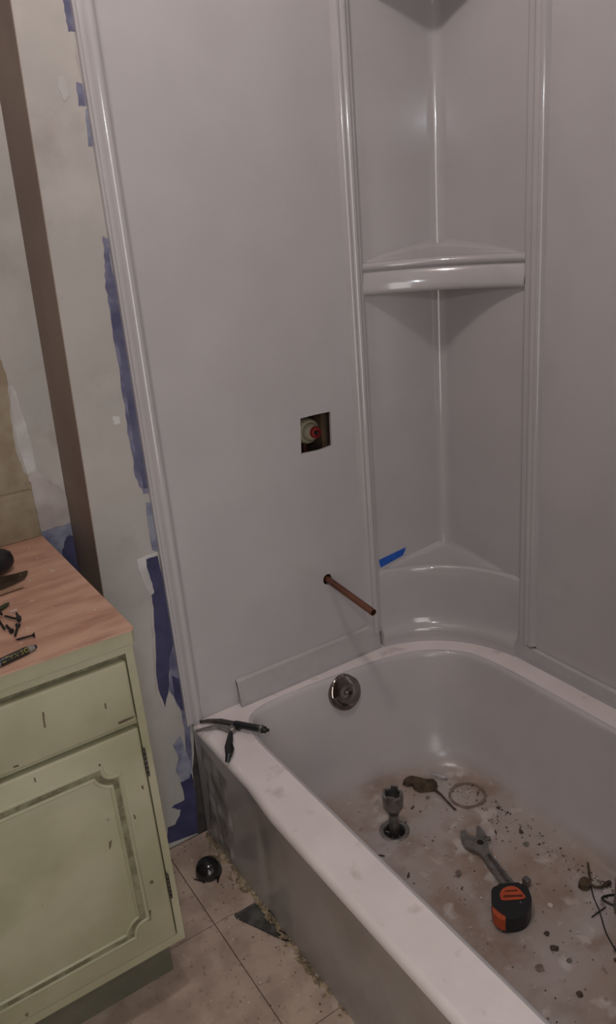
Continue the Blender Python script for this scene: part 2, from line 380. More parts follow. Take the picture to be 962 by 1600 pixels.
# flat field with its two openings
bm = bmesh.new()
def loop(bm, pts):
    v = [bm.verts.new(p) for p in pts]; return [bm.edges.new((v[i], v[(i+1)%len(v)])) for i in range(len(v))]
PH = (-.373, .535); prr = .0125
outer = [(flat_l,0,.305),(flat_r,0,.305),(flat_r,0,ZT),(flat_l,0,ZT)]
c4 = [at(469,654,1,0), at(516,643,1,0), at(518,696,1,0), at(471,712,1,0)]
c4 = [c4[0], (c4[0]+c4[1])*.5+Vector((0,0,.0008)), c4[1], c4[2], (c4[2]*.6+c4[3]*.4)-Vector((0,0,.0012)), c4[3]+Vector((.001,0,.004)), c4[3]+Vector((-.001,0,-.002)), c4[3]+Vector((0,0,.009))]
hole = [(p.x,0,p.z) for p in c4]
circ = [(PH[0]+prr*math.cos(a)*random.uniform(.9,1.1),0,PH[1]+prr*math.sin(a)*random.uniform(.95,1.15)) for a in [2*math.pi*k/20 for k in range(20)]]
es = loop(bm, outer) + loop(bm, hole) + loop(bm, circ)
bmesh.ops.triangle_fill(bm, use_beauty=True, use_dissolve=False, edges=es)
for pts in (hole, circ):
    n = len(pts)
    for i in range(n):
        p, q = pts[i], pts[(i+1)%n]; quad(bm, p, q, (q[0],.006,q[2]), (p[0],.006,p[2]))
finish(bm, 'panel_field', M['acrylic'], ep, smooth=False)
adopt(ep)

cp = thing('surround_corner_unit', 'tall glossy white corner column of the tub surround with curved shelves', 'wall panel', (-.1,-.1,.305))
bm = bmesh.new(); rc = .024
sec = [(-.226,0),(-.12,0),(-.048,0),(-.030,0)] + [(-rc+rc*math.sin(a), -rc+rc*math.cos(a)) for a in [math.pi/2*k/8 for k in range(9)]] + [(0,-.030),(0,-.048),(0,-.13),(0,-.264)]
sweep_z(bm, sec, .40, ZT)
finish(bm, 'corner_shell', M['acrylic'], cp)
def ridge(t, pts):   # half section of a moulding: piecewise raised cosine bumps
    return pts
mA = [(-.268,0),(-.2655,-.003),(-.2625,-.0085),(-.2585,-.0120),(-.2545,-.0120),(-.2515,-.0095),(-.2500,-.0085),(-.2485,-.0100),(-.2450,-.0130),(-.2405,-.0135),(-.2370,-.0115),(-.2350,-.0095),(-.2330,-.0090),(-.2300,-.0092),(-.2275,-.0080),(-.2262,-.0055),(-.2258,0),(-.2258,.004)]
bm = bmesh.new(); sweep_z(bm, mA, .345, ZT)
o = finish(bm, 'moulding', M['acrylic'], cp, ang=75)
mB = [(.004,-.2622),(-.001,-.2622),(-.0070,-.2630),(-.0088,-.2655),(-.0090,-.2700),(-.0092,-.2760),(-.0096,-.2800),(-.0120,-.2835),(-.0138,-.2870),(-.0120,-.2905),(-.0098,-.2930),(-.0100,-.2950),(-.0125,-.2985),(-.0120,-.3020),(-.0080,-.3060),(-.0030,-.3090),(0,-.3110)]
bm = bmesh.new(); sweep_z(bm, mB, .345, ZT)
finish(bm, 'moulding', M['acrylic'], cp, ang=75)
bm = bmesh.new(); sweep_z(bm, [(0,-.311),(0,-.8),(0,-1.555)], .325, ZT)
sweep_z(bm, [(.010,-.311),(.010,-1.555)], .325, ZT)
bpn = finish(bm, 'surround_back_panel', M['acrylic'], smooth=False)
tag(bpn, 'plain glossy white moulded wall panel, right of the corner column', 'wall panel'); origin(bpn, (0,-.93,.325))

def circ3(A, B, C, n=28):
    """arc A..B through C in plan"""
    ax, ay = A; bx, by = B; cx, cy = C
    d = 2*(ax*(by-cy)+bx*(cy-ay)+cx*(ay-by))
    ux = ((ax*ax+ay*ay)*(by-cy)+(bx*bx+by*by)*(cy-ay)+(cx*cx+cy*cy)*(ay-by))/d
    uy = ((ax*ax+ay*ay)*(cx-bx)+(bx*bx+by*by)*(ax-cx)+(cx*cx+cy*cy)*(bx-ax))/d
    r = math.hypot(ax-ux, ay-uy); a0 = math.atan2(ay-uy, ax-ux); a1 = math.atan2(by-uy, bx-ux)
    while a1 > a0: a1 -= 2*math.pi
    if a0 - a1 > math.pi: a1 += 2*math.pi
    out = []
    for k in range(n+1):
        a = a0+(a1-a0)*k/n; p = (ux+r*math.cos(a), uy+r*math.sin(a))
        out.append((p, (-math.cos(a), -math.sin(a))))   # towards the room: centre of this arc lies in the room
    return out
def clamp_pt(x, y): return (min(x, .0), min(y, .0))
def arc_sweep(bm, arc, prof):
    rows = []
    for (p, nrm) in arc:
        rows.append([bm.verts.new((*clamp_pt(p[0]+nrm[0]*d, p[1]+nrm[1]*d), z)) for d, z in prof])
    for a, b in zip(rows, rows[1:]):
        for i in range(len(prof)-1): bm.faces.new((a[i], a[i+1], b[i+1], b[i]))
    return rows
def shelf(name, A, B, C, zf, zc, lip, label):
    """top sloping up to the corner with a cove to both walls, and the lip profile in front"""
    arc = circ3(A, B, C); bm = bmesh.new(); n = len(arc)
    arc_sweep(bm, arc, lip)
    # top surface: from lip top to the wall line, with cove
    top = []
    for k, (p, nr) in enumerate(arc):
        t = k/(n-1)
        # matching wall point: first half runs along wall A to the corner, second along wall B
        if t <= .5: s = t/.5; wpt = (A[0]*(1-s), 0)
        else: s = (t-.5)/.5; wpt = (0, B[1]*s)
        e = 1-abs(2*t-1)
        zw = zf + (zc-zf)*e
        f = (p[0]+nr[0]*lip[0][0], p[1]+nr[1]*lip[0][0])
        row = []
        L = math.hypot(wpt[0]-f[0], wpt[1]-f[1])
        cv = min(.016, L*.35)
        for q, zz in ((0, lip[0][1]), (.35*(1-cv/max(L,1e-6)), None), (1-cv/max(L,1e-6), None), (1-cv*.6/max(L,1e-6), .10), (1-cv*.3/max(L,1e-6), .35), (1-cv*.08/max(L,1e-6), .72), (1, 1.0)):
            base = lip[0][1] + (zw - .012*e - lip[0][1]) * min(q/(1-cv/max(L,1e-6)+1e-6), 1)
            z = lip[0][1] if q == 0 else (base if zz is None else (zw-.012*e) + (.016*e+.002)*zz)
            row.append(bm.verts.new((f[0]+(wpt[0]-f[0])*q, f[1]+(wpt[1]-f[1])*q, z)))
        top.append(row)
    for a, b in zip(top, top[1:]):
        for i in range(len(a)-1): bm.faces.new((a[i], a[i+1], b[i+1], b[i]))
    if lip[-1][1] > .6:   # underside back to the walls
        zb = lip[-1][1]
        lo = [bm.verts.new((*clamp_pt(p[0]+nr[0]*lip[-1][0], p[1]+nr[1]*lip[-1][0]), zb)) for p, nr in arc]
        c = bm.verts.new((0,0,zb)); bm.faces.new(lo + [c])
    else:
        for (p, nr), wx in ((arc[0], (A[0]-.004, .004)), (arc[-1], (.004, B[1]-.004))):
            vv = [bm.verts.new((*clamp_pt(p[0]+nr[0]*d_, p[1]+nr[1]*d_), z_)) for d_, z_ in lip if z_ < .375]
            vv += [bm.verts.new((wx[0], wx[1], .305)), bm.verts.new((wx[0], wx[1], .378))]
            bm.faces.new(vv)
    o = finish(bm, name, M['acrylic'], cp, ang=50)
    o['label'] = label; return o
def bumps(zt, zb, back):
    p = []
    # upper roll
    for k in range(9):
        a = math.pi*(k/8) ; p.append((back+.0085*math.sin(a)+.002, zt-.0085*(1-math.cos(a))*1.05))
    z = p[-1][1]
    p += [(back+.0015, z-.0012), (back+.0035, z-.003)]
    for k in range(1, 12):
        t = k/11; h = z-.003-zb-.002; p.append((back+.0035+.0105*math.sin(math.pi*min(t*.62+.0, 1))**.8 if t < .8 else back+.0035+.0105*math.sin(math.pi*.5)*(1-((t-.8)/.2)**2*.35), z-.003-h*t))
    p += [(back+.006, zb), (back-.004, zb)]
    return p
shelf('shelf', (-.226,-.0), (0,-.262), (-.086,-.096), 1.243, 1.271, [(-.006,1.2415)] + bumps(1.241, 1.172, -.004), 'middle corner shelf with double rolled front lip')
shelf('shelf', (-.226,-.0), (0,-.262), (-.086,-.096), 1.830, 1.852, [(-.006,1.8285)] + bumps(1.828, 1.759, -.004), 'upper corner shelf above the frame')
lowlip = [(-.010,.5065),(-.004,.5070),(0,.5060),(.0035,.5030),(.005,.4985),(.0052,.47),(.006,.42),(.0065,.385),(.0075,.370),(.0095,.360),(.0125,.353),(.0165,.348),(.0205,.3445),(.0235,.340),(.0250,.335),(.0252,.330),(.0248,.326),(.0235,.323),(.0235,.305)]
arcL = dict(A=(-.226,0), B=(0,-.262), C=(-.080,-.083))
shelf('shelf', arcL['A'], arcL['B'], arcL['C'], .508, .527, lowlip, 'lowest shelf: top of the bowed base of the corner column')
adopt(cp)

# ------------------------------------------------------------------ bathtub
tub = thing('bathtub', 'white alcove bathtub, dusty and littered, shade-darkened apron towards the tiled floor', 'bathtub', (-.38,-.76,0))
H = .305
RC = [(-.668,-1.36,0),(-.668,-1.1,0),(-.668,-.8,0),(-.668,-.5,0),(-.668,-.30,0),(-.668,-.17,0),(-.661,-.115,0),(-.643,-.070,0),(-.609,-.052,0),(-.564,-.048,0),(-.489,-.050,0),(-.408,-.056,0),
      (-.340,-.063,0),(-.273,-.073,0),(-.206,-.092,0),(-.150,-.123,0),(-.109,-.170,0),(-.091,-.222,0),(-.084,-.312,0),(-.084,-.408,0),(-.085,-.6,0),(-.085,-.8,0),(-.085,-1.0,0),(-.085,-1.28,0),
      (-.11,-1.39,0),(-.20,-1.45,0),(-.32,-1.46,0),(-.45,-1.46,0),(-.58,-1.445,0),(-.645,-1.415,0)]
rim = catmull(RC, True, 6); n = len(rim)
nrm = []
for i in range(n):
    d = rim[(i+1)%n]-rim[i-1]; v = Vector((-d.y, d.x, 0)).normalized(); nrm.append(v)
if (nrm[n//6]).dot(rim[n//6]-Vector((-.38,-.7,0))) < 0: nrm = [-v for v in nrm]
def aff(p): return Vector((-.585+(p.x+.668)/.583*.410, -.165-(-.048-p.y)/1.412*1.13, 0))
def lvl(s, z, out=0): return [Vector(((rim[i]*(1-s)+aff(rim[i])*s).x+nrm[i].x*out, (rim[i]*(1-s)+aff(rim[i])*s).y+nrm[i].y*out, z)) for i in range(n)]
# basin
bm = bmesh.new()
L = [lvl(0,H,.011), lvl(0,H-.0008,.007), lvl(0,H-.003,.003), lvl(0,H-.007,.0003), lvl(.015,H-.014), lvl(.06,H-.05), lvl(.22,.19), lvl(.42,.11), lvl(.55,.075), lvl(.66,.056), lvl(.78,.042), lvl(.89,.034), lvl(1.0,.031), lvl(1.15,.030)]
rows = [[bm.verts.new(p) for p in l] for l in L]
for a, b in zip(rows, rows[1:]):
    for i in range(n): bm.faces.new((a[i], a[(i+1)%n], b[(i+1)%n], b[i]))
DR = at(616, 1298, 2, .030)      # drain centre
hr = .031; hc = [bm.verts.new((DR.x+hr*math.cos(2*math.pi*k/32), DR.y+hr*math.sin(2*math.pi*k/32), .030)) for k in range(32)]
he = [bm.edges.new((hc[k], hc[(k+1)%32])) for k in range(32)]
ie = [bm.edges.get((rows[-1][i], rows[-1][(i+1)%n])) for i in range(n)]
bmesh.ops.triangle_fill(bm, use_beauty=True, edges=he+ie)
finish(bm, 'basin', M['tub'], tub)
# deck with rolled outer edge and apron
bm = bmesh.new()
XA = -.7625
def xo(y):  # apron edge bows outward past the first hand's breadth
    return XA - .009 * min(max((-y-.25)/.10, 0), 1)
ys = [0, -.08, -.16, -.22, -.25, -.27, -.30, -.33, -.36, -.5, -.8, -1.1, -1.52]
outer = [(-.004,0)] + [(xo(y)+.013, y) for y in ys] + [(-.004,-1.52)]
ov = [bm.verts.new((x,y,H)) for x,y in outer]; iv = [bm.verts.new(p) for p in L[0]]
e1 = [bm.edges.new((ov[k], ov[(k+1)%len(ov)])) for k in range(len(ov))]
e2 = [bm.edges.new((iv[k], iv[(k+1)%n])) for k in range(n)]
bmesh.ops.triangle_fill(bm, use_beauty=True, edges=e1+e2)
prof = [(.013,H),(.009,H-.0006),(.005,H-.0028),(.002,H-.0065),(.0004,H-.011),(0,H-.016)]
pr = [[bm.verts.new((xo(y)+d, y, z)) for d, z in prof] for y in ys]
for a, b in zip(pr, pr[1:]):
    for i in range(len(prof)-1): bm.faces.new((a[i], a[i+1], b[i+1], b[i]))
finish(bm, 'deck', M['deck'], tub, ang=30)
# apron: moulded panel with a shallow vertical recess near the head and small reveal lines
bm = bmesh.new()
yy = [0,-.012,-.05,-.09,-.115,-.15,-.19,-.23,-.26,-.275,-.285,-.30,-.32,-.335,-.36,-.40,-.45,-.5,-.6,-.8,-1.1,-1.52]
zz = [0,.02,.05,.10,.16,.21,.25,.275,.289]
def ax_(y, z):
    t = (H-.016-z)/(H-.016)
    base = xo(y)*(1-min(t*3,1)) + XA*min(t*3,1)
    dent = .004*math.exp(-((y+.29)/.016)**2)*min(max(t*4-.4,0),1)
    wav = .0022*math.sin(y*21)*t*(1-t)*2 if y > -.5 else 0
    return base + dent + wav - .004*t
gr = [[bm.verts.new((ax_(y,z), y, z)) for z in zz] for y in yy]
for a, b in zip(gr, gr[1:]):
    for i in range(len(zz)-1): bm.faces.new((a[i], a[i+1], b[i+1], b[i]))
M['apron'] = mat('shaded_apron_acrylic', (.40, .37, .355, 1), (.33, .30, .285, 1), rough=.20, scale=5, bump=.12, bscale=14)  # darker copy of the tub acrylic, apron shade put into the colour
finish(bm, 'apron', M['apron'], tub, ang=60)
# upstand flange seen under the panels
bm = bmesh.new()
fa = [(-.645,.372),(-.40,.3705),(-.268,.3705),(-.235,.372)]
v0 = [bm.verts.new((x,-.001,z)) for x,z in fa]; v1 = [bm.verts.new((x,-.0075,z-.006)) for x,z in fa]; v2 = [bm.verts.new((x,-.0105,.306)) for x,z in fa]; v3 = [bm.verts.new((x,-.020,H+.0003)) for x,z in fa]
for a, b in ((v0,v1),(v1,v2),(v2,v3)):
    for i in range(3): bm.faces.new((a[i], a[i+1], b[i+1], b[i]))
bm.faces.new((v0[0],v1[0],v2[0],v3[0]))
o = finish(bm, 'flange', M['flange'], tub); o['label'] = 'grey upstand strip under the end panel'
bm = bmesh.new()
ya = [-.262,-.30,-.6,-1.0,-1.5]; ht = [.362,.340,.337,.335,.335]
v0 = [bm.verts.new((-.001,y,z)) for y,z in zip(ya,ht)]; v1 = [bm.verts.new((-.0075,y,z-.005)) for y,z in zip(ya,ht)]; v2 = [bm.verts.new((-.0105,y,.306)) for y in ya]; v3 = [bm.verts.new((-.020,y,H+.0003)) for y in ya]
for a, b in ((v0,v1),(v1,v2),(v2,v3)):
    for i in range(4): bm.faces.new((a[i], a[i+1], b[i+1], b[i]))
bm.faces.new((v0[0],v1[0],v2[0],v3[0]))
finish(bm, 'flange', M['flange'], tub)
# wrinkled film stuck on the apron
bm = bmesh.new(); G = []
for i in range(15):
    row = []
    for j in range(23):
        u, v = i/14, j/22
        y = -.035-.115*u + .012*(noise.noise((v*3,1.2,0))) ; z = .018+.252*v*(1-.10*u)
        d = .0015+.006*abs(noise.noise((u*3.2+5, v*4.5, .3)))+.0035*noise.noise((u*9, v*9, 2))
        if i in (0,14) or j in (0,22): d = .0003
        row.append(bm.verts.new((ax_(y,z)-max(d,.0003), y, z)))
    G.append(row)
for a, b in zip(G, G[1:]):
    for i in range(22): bm.faces.new((a[i], a[i+1], b[i+1], b[i]))
o = finish(bm, 'wrinkled_film', M['film'], tub, ang=25); o['label'] = 'creased grey film stuck to the end of the apron'
# ring left on the floor of the basin
RG = at(730, 1243, 2, .031); bm = bmesh.new()
r1, r2 = .037, .043; z = .0338
A_ = [bm.verts.new((RG.x+r1*1.05*math.cos(2*math.pi*k/48), RG.y+r1*math.sin(2*math.pi*k/48), z)) for k in range(48)]
B_ = [bm.verts.new((RG.x+r2*1.05*math.cos(2*math.pi*k/48), RG.y+(r2+.002*math.sin(k*.7))*math.sin(2*math.pi*k/48), z)) for k in range(48)]
for k in range(48): bm.faces.new((A_[k], A_[(k+1)%48], B_[(k+1)%48], B_[k]))
o = finish(bm, 'ring_mark', M['stain'], tub); o['label'] = 'round brownish ring mark on the basin floor'
# overflow plate
OV = Vector((-.392,-.0655,.262)); nv = Vector((0,-1,.36)).normalized()
bm = bmesh.new(); lathe(bm, OV, nv, [(.0445,-.004),(.0445,.003),(.043,.006),(.037,.0085),(.020,.0105),(.006,.011),(.0045,.0095),(0,.0095)], 40)
ovp = finish(bm, 'overflow_plate', M['chrome'], tub, ang=50); ovp['label'] = 'round chrome overflow plate on the end wall of the tub'
bm = bmesh.new(); lathe(bm, OV+nv*.010, nv, [(0,.0),(.004,.0),(.004,.0025),(.0025,.0035),(0,.0036)], 16)
finish(bm, 'screw', M['steel'], ovp)
bm = bmesh.new(); u, v = frame_of(nv)
vz = (Vector((0,0,1))-nv*nv.z).normalized(); vx = vz.cross(nv)
pts = [OV+nv*.0098+(vx*math.cos(a)+vz*math.sin(a))*.029 for a in [math.radians(195+ k*8) for k in range(9)]]
tube(bm, pts, .0022, 8); finish(bm, 'slot', M['void'], ovp)
# drain flange
bm = bmesh.new(); lathe(bm, (DR.x,DR.y,.030), (0,0,1), [(.0345,-.001),(.0345,.0012),(.031,.0030),(.026,.0026),(.0235,.0),(.0225,-.014),(.0225,-.03),(0,-.03)], 40)
dr = finish(bm, 'drain_flange', M['steel'], tub, ang=50)
bm = bmesh.new()
for a in (0, math.pi/2):
    c, s_ = math.cos(a+.4), math.sin(a+.4)
    tube(bm, [(DR.x-c*.0224, DR.y-s_*.0224, .018), (DR.x+c*.0224, DR.y+s_*.0224, .018)], .0024, 8)
finish(bm, 'crossbar', M['steel'], dr)
bm = bmesh.new(); lathe(bm, (DR.x,DR.y,.0155), (0,0,1), [(.0222,0),(0,0)], 32); finish(bm, 'drain_throat', M['void'], dr)
adopt(tub)

# ------------------------------------------------------------------ plumbing
pp = thing('copper_pipe', 'bare copper stub pipe sticking out of the end panel over the tub', 'pipe', (PH[0], 0, PH[1]))
bm = bmesh.new(); tip = Vector((-.373,-.176,.516)); b0 = Vector((-.373,.10,.545)); d = (tip-b0).normalized()
u, v = frame_of(d); ro, ri = .0080, .0068
def ring(c, r, n=24): return [bm.verts.new(c+(u*math.cos(2*math.pi*k/n)+v*math.sin(2*math.pi*k/n))*r) for k in range(n)]
Rg = [ring(b0,ro), ring(tip,ro), ring(tip,ri), ring(tip-d*.06,ri)]
for a, b in zip(Rg, Rg[1:]):
    for k in range(24): bm.faces.new((a[k], a[(k+1)%24], b[(k+1)%24], b[k]))
bm.faces.new(Rg[-1]); bm.faces.new(Rg[0][::-1])
finish(bm, 'pipe', M['copper'], pp)
bm = bmesh.new(); lathe(bm, tip-d*.02, d, [(0,0),(.00675,0)], 24); finish(bm, 'bore', M['void'], pp)
adopt(pp)
vc = at(492, 676, 1, .03)
vt = thing('shower_valve', 'white and red shower valve body recessed in the square hole of the end panel', 'valve', vc)
bm = bmesh.new(); ax = (0,-1,0)
lathe(bm, vc+Vector((-.004,.02,.0)), ax, [(0,-.04),(.030,-.04),(.030,-.004),(.028,0),(.026,.003),(.021,.004),(.0205,.012),(.017,.016),(.016,.017),(.014,.015),(0,.015)], 28)
finish(bm, 'valve_body', M['cream'], vt, ang=45)
bm = bmesh.new(); lathe(bm, vc+Vector((.002,.004,.0)), ax, [(.0135,-.006),(.0135,.005),(.012,.008),(.0085,.009),(.008,.003),(0,.003)], 24)
o = finish(bm, 'cartridge_ring', M['red'], vt, ang=45)
bm = bmesh.new(); lathe(bm, vc+Vector((.002,.004,.0)), ax, [(.0045,.002),(.0045,.011),(.003,.013),(0,.013)], 14); finish(bm, 'stem', M['dark_steel'], vt)
bm = bmesh.new(); tube(bm, [vc+Vector((-.03,.045,.04)), vc+Vector((-.012,.045,.012))], .009, 14); tube(bm, [vc+Vector((0,.05,-.03)), vc+Vector((0,.05,-.30))], .008, 14)
finish(bm, 'supply_pipe', M['copper'], vt); adopt(vt)
bm = bmesh.new(); box(bm, -.335, -.297, .035, .12, .475, .975, .002, 1)
o = finish(bm, 'wall_stud', M['wood_stud'], wall)

tp = [at(592,875,1,-.0006), at(634,855,1,-.0006), at(629,868,1,-.0006), at(595,887,1,-.0006)]
bm = bmesh.new(); Q = []
q0 = [tp[0], tp[0].lerp(tp[1],.33), tp[0].lerp(tp[1],.66), tp[1], tp[1].lerp(tp[2],.5)+Vector((.001,0,0)), tp[2], tp[2].lerp(tp[3],.33), tp[2].lerp(tp[3],.66), tp[3], tp[3].lerp(tp[0],.5)+Vector((-.0015,0,0))]
prism(bm, [p for p in q0], [p+Vector((0,.0005,0)) for p in q0])
tag(origin(finish(bm, 'masking_tape', M['tape'], smooth=False), tp[3]), 'short strip of blue masking tape above the lowest corner shelf', 'tape')

# ------------------------------------------------------------------ vanity
YF = -.350; XR = -.968; XL = -1.80; ZB = .128; ZK = .750
va = thing('vanity_cabinet', 'pale green painted vanity cabinet with chipped door and drawer', 'cabinet', (-1.38,-.1,0))
bm = bmesh.new()
box(bm, XL, XR, YF+.018, .160, ZB, ZK)
finish(bm, 'body', M['green'], va, smooth=False)
# face frame: stiles and rails round the drawer and door openings
DX0, DX1 = -1.50, -.984
dz0, dz1 = .611, .7235     # drawer front
pz0, pz1 = .150, .5995     # door
bm = bmesh.new()
for (x0,x1,z0,z1) in ((DX1+.003,XR,ZB,ZK),(XL,DX0-.003,ZB,ZK),(DX0-.003,DX1+.003,dz1+.009,ZK),(DX0-.003,DX1+.003,pz1+.0015,dz0-.0015),(DX0-.003,DX1+.003,ZB,pz0-.004)):
    box(bm, x0, x1, YF+(.007 if z1 < .62 and z0 > .5 else 0), YF+.02, z0, z1)
finish(bm, 'face_frame', M['green'], va, smooth=False)
bm = bmesh.new(); box(bm, DX0-.003, DX1+.003, YF+.008, YF+.0182, ZB+.01, ZK-.006); finish(bm, 'gap_lining', M['groove'], va, smooth=False)
def front_board(name, x0, x1, z0, z1, y):
    bm = bmesh.new(); box(bm, x0, x1, y, YF+.012, z0, z1, .0045, 3)
    # bottom lip worn
    return finish(bm, name, M['green'], va)
drw = front_board('drawer', DX0, DX1, dz0, dz1, YF-.006)
dor = front_board('door', DX0, DX1, pz0, pz1, YF-.006)
# raised scooped moulding on the door
YD = YF-.0062
x1, x0, z1, z0 = -1.036, -1.455, .548, .203; sc = .026
def scoop():
    P = []
    def arc(cx, cz, a0, a1, r=sc, n=7):
        for k in range(n+1):
            a = math.radians(a0+(a1-a0)*k/n); P.append((cx+r*math.cos(a), cz+r*math.sin(a)))
    # clockwise from top left; scoops bite in at each corner
    arc(x0, z1, -90, 0); P_mid = None
    arc(x1, z1, 180, 270)
    arc(x1, z0, 90, 180)
    arc(x0, z0, 0, 90)
    return P
path = scoop()
def offset_path(P, d):
    out = []; n = len(P)
    for i in range(n):
        a = Vector(P[i-1]); b = Vector(P[i]); c = Vector(P[(i+1)%n])
        t1 = (b-a).normalized(); t2 = (c-b).normalized(); n1 = Vector((-t1.y,t1.x)); n2 = Vector((-t2.y,t2.x)); m = (n1+n2)
        m = m.normalized() if m.length > 1e-6 else n1
        k = 1/max(m.dot(n1), .6); out.append(b+m*d*k)
    return out
for nm, mt, prf in (('door_moulding', M['green'], [(-.0115,0),(-.0105,.0022),(-.0085,.0034),(-.006,.0024),(-.005,.0004)]),
                    ('door_moulding', M['green'], [(.0045,.0004),(.006,.0026),(.0085,.0034),(.0105,.0022),(.0115,0)]),
                    ('groove', M['groove'], [(-.0055,.0002),(-.003,.0004),(.003,.0004),(.005,.0002)])):
    bm = bmesh.new(); rows = []
    for d_, h in prf: rows.append([bm.verts.new((p.x, YD-h, p.y)) for p in offset_path(path, d_)])
    k = len(path)
    for a, b in zip(rows, rows[1:]):
        for i in range(k): bm.faces.new((a[i], a[(i+1)%k], b[(i+1)%k], b[i]))
    finish(bm, nm, mt, dor, ang=50)
bm = bmesh.new()   # hinge
hz = at(225,1170,1,YF-.006).z
for k in range(6): tube(bm, [(DX1+.0022, YF-.0065, hz-k*.0092), (DX1+.0022, YF-.0065, hz-.0072-k*.0092)], .0026, 8)
o = finish(bm, 'hinge', M['dark_steel'], dor); o['label'] = 'small rusty hinge knuckle'
o = o.copy(); COL.objects.link(o); o.location.z -= .265; del o['label']
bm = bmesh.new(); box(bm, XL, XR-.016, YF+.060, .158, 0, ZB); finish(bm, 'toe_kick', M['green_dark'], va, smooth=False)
# chips of missing paint
M['bare_wood'] = mat('bare_brown_wood', srgb(108, 96, 72), srgb(80, 68, 52), rough=.8, scale=50)
for px, par in (([(184,1129),(200,1122),(209,1118),(209,1122),(186,1132)], drw),
                ([(20,1198),(28,1195),(30,1197),(22,1200)], drw), ([(66,1112),(69,1114),(72,1136),(69,1138)], drw), ([(163,1098),(166,1100),(167,1108),(164,1107)], drw), ([(160,1006),(166,1004),(166,1008),(161,1009)], drw),
                ([(154,1194),(157,1193),(158,1202),(155,1203)], dor), ([(52,1216),(55,1215),(57,1222),(54,1222)], dor), ([(208,1273),(211,1274),(213,1280),(210,1279)], dor), ([(234,1377),(239,1375),(240,1380),(235,1382)], dor),
                ([(231,1424),(236,1422),(236,1437),(232,1440)], dor), ([(170,1316),(175,1312),(174,1322),(171,1328)], dor), ([(221,1227),(224,1228),(225,1233),(222,1233)], dor)):
    pts = [at(x, y, 1, YF-.0063) for x, y in px]; pts = rough_poly(pts, .0006, 2); bm = bmesh.new()
    for p in pts: p.y = YF-.0063
    prism(bm, pts, [p+Vector((0,.0006,0)) for p in pts]); finish(bm, 'paint_chip', M['bare_wood'], par, smooth=False)
adopt(va)
ZTOP = .775
ct = thing('countertop', 'pinkish brown laminate countertop with pale green edge, on the vanity', 'countertop', (-1.38,-.1,ZK))
XC = -.963
bm = bmesh.new()
top = [(XL,YF-.010),(XC-.004,YF-.010),(XC,YF-.006),(XC,.164),(XL,.164)]
prism(bm, [(x,y,ZTOP) for x,y in top], [(x,y,ZTOP-.003) for x,y in top])
finish(bm, 'laminate_top', M['laminate'], ct, smooth=False)
bm = bmesh.new()
def ins(x,y,d): return (x-d if x > -1.2 else x, y+d if y < 0 else y)
t2 = [ins(x,y,.0012) for x,y in top]
prism(bm, [(x,y,ZTOP-.003) for x,y in t2], [(x,y,ZK) for x,y in t2])
o = finish(bm, 'front_edge', M['green'], ct, smooth=False); o['label'] = 'pale green painted edge of the counter'
bm = bmesh.new(); box(bm, XL, -.964, .150, .1645, ZTOP, ZTOP+.100, .003, 2)
o = finish(bm, 'backsplash', M['tan'], ct); o['label'] = 'low tan backsplash against the wall'
adopt(ct)

# ------------------------------------------------------------------ things on the counter
def screw(tail, head, z, name='drywall_screw', r=.0021, lift=.0, label=None, group='black screws'):
    a = Vector(tail); b = Vector(head); L = (b-a).length
    t = thing(name, label, 'screw', ((a+b)*.5), group)
    d = (b-a).normalized()
    bm = bmesh.new(); tube(bm, [a, a+d*.004, b-d*.003], [.0004, r*.75, r*.75], 10)
    finish(bm, 'shank', M['black_metal'], t)
    # thread
    bm = bmesh.new(); u, v = frame_of(d); N_ = max(int((L-.008)/.0022), 2); pts = []
    for k in range(N_*8):
        s = .003+(L-.009)*k/(N_*8); an = 2*math.pi*k/8; pts.append(a+d*s+(u*math.cos(an)+v*math.sin(an))*r*.8)
    tube(bm, pts, .00035, 4); finish(bm, 'thread', M['black_metal'], t)
    bm = bmesh.new(); lathe(bm, b-d*.004, d, [(r*.75,0),(r*1.3,.002),(r*2.0,.0036),(r*2.05,.0042),(.0015,.0042),(.0012,.003),(0,.003)], 16)
    finish(bm, 'head', M['black_metal'], t, ang=45)
    adopt(t); return t
Zs = ZTOP + .0045
def cp_(x, y, dz=0): return at(x, y, 2, Zs+dz)
screw(cp_(24,1000,-.002), cp_(54,992), 0, label='black screw lying alone just above the black marker on the counter')
screw(cp_(23,995,-.002), cp_(28,977), 0, label='black screw pointing towards the front edge, right of the screw pile')
screw(cp_(6,962), cp_(30,968,.001), 0, label='black screw at the top right of the screw pile, head to the right')
screw(cp_(25,957,.004), cp_(29,965,.006), 0, label='short black screw end standing up over the top right of the screw pile')
screw(cp_(9,976,-.002), cp_(18,986,.001), 0, label='black screw with its head to the front in the middle of the screw pile')
screw(cp_(8,984,-.002), cp_(-4,966,.001), 0, label='black screw at the lower left of the screw pile, head out of frame')
screw(cp_(-14,965,0), cp_(3,958,.002), 0, label='black screw at the upper left of the pile, its head inward')
t = thing('wall_anchor', 'dark green plastic wall anchor behind the pile of screws', 'wall anchor', cp_(7,947))
bm = bmesh.new(); tube(bm, [cp_(14,942,-.001), cp_(10,945), cp_(4,949), cp_(-8,955,.001)], [.0012,.0034,.0038,.0042], 10)
M['green_plastic'] = mat('dark_green_plastic', srgb(48, 56, 38), rough=.5)
finish(bm, 'anchor_sleeve', M['green_plastic'], t)
bm = bmesh.new(); lathe(bm, cp_(-8,955,.001), (cp_(-8,955)-cp_(4,949)), [(.0042,0),(.006,.001),(.006,.003),(0,.003)], 12); finish(bm, 'collar', M['green_plastic'], t); adopt(t)
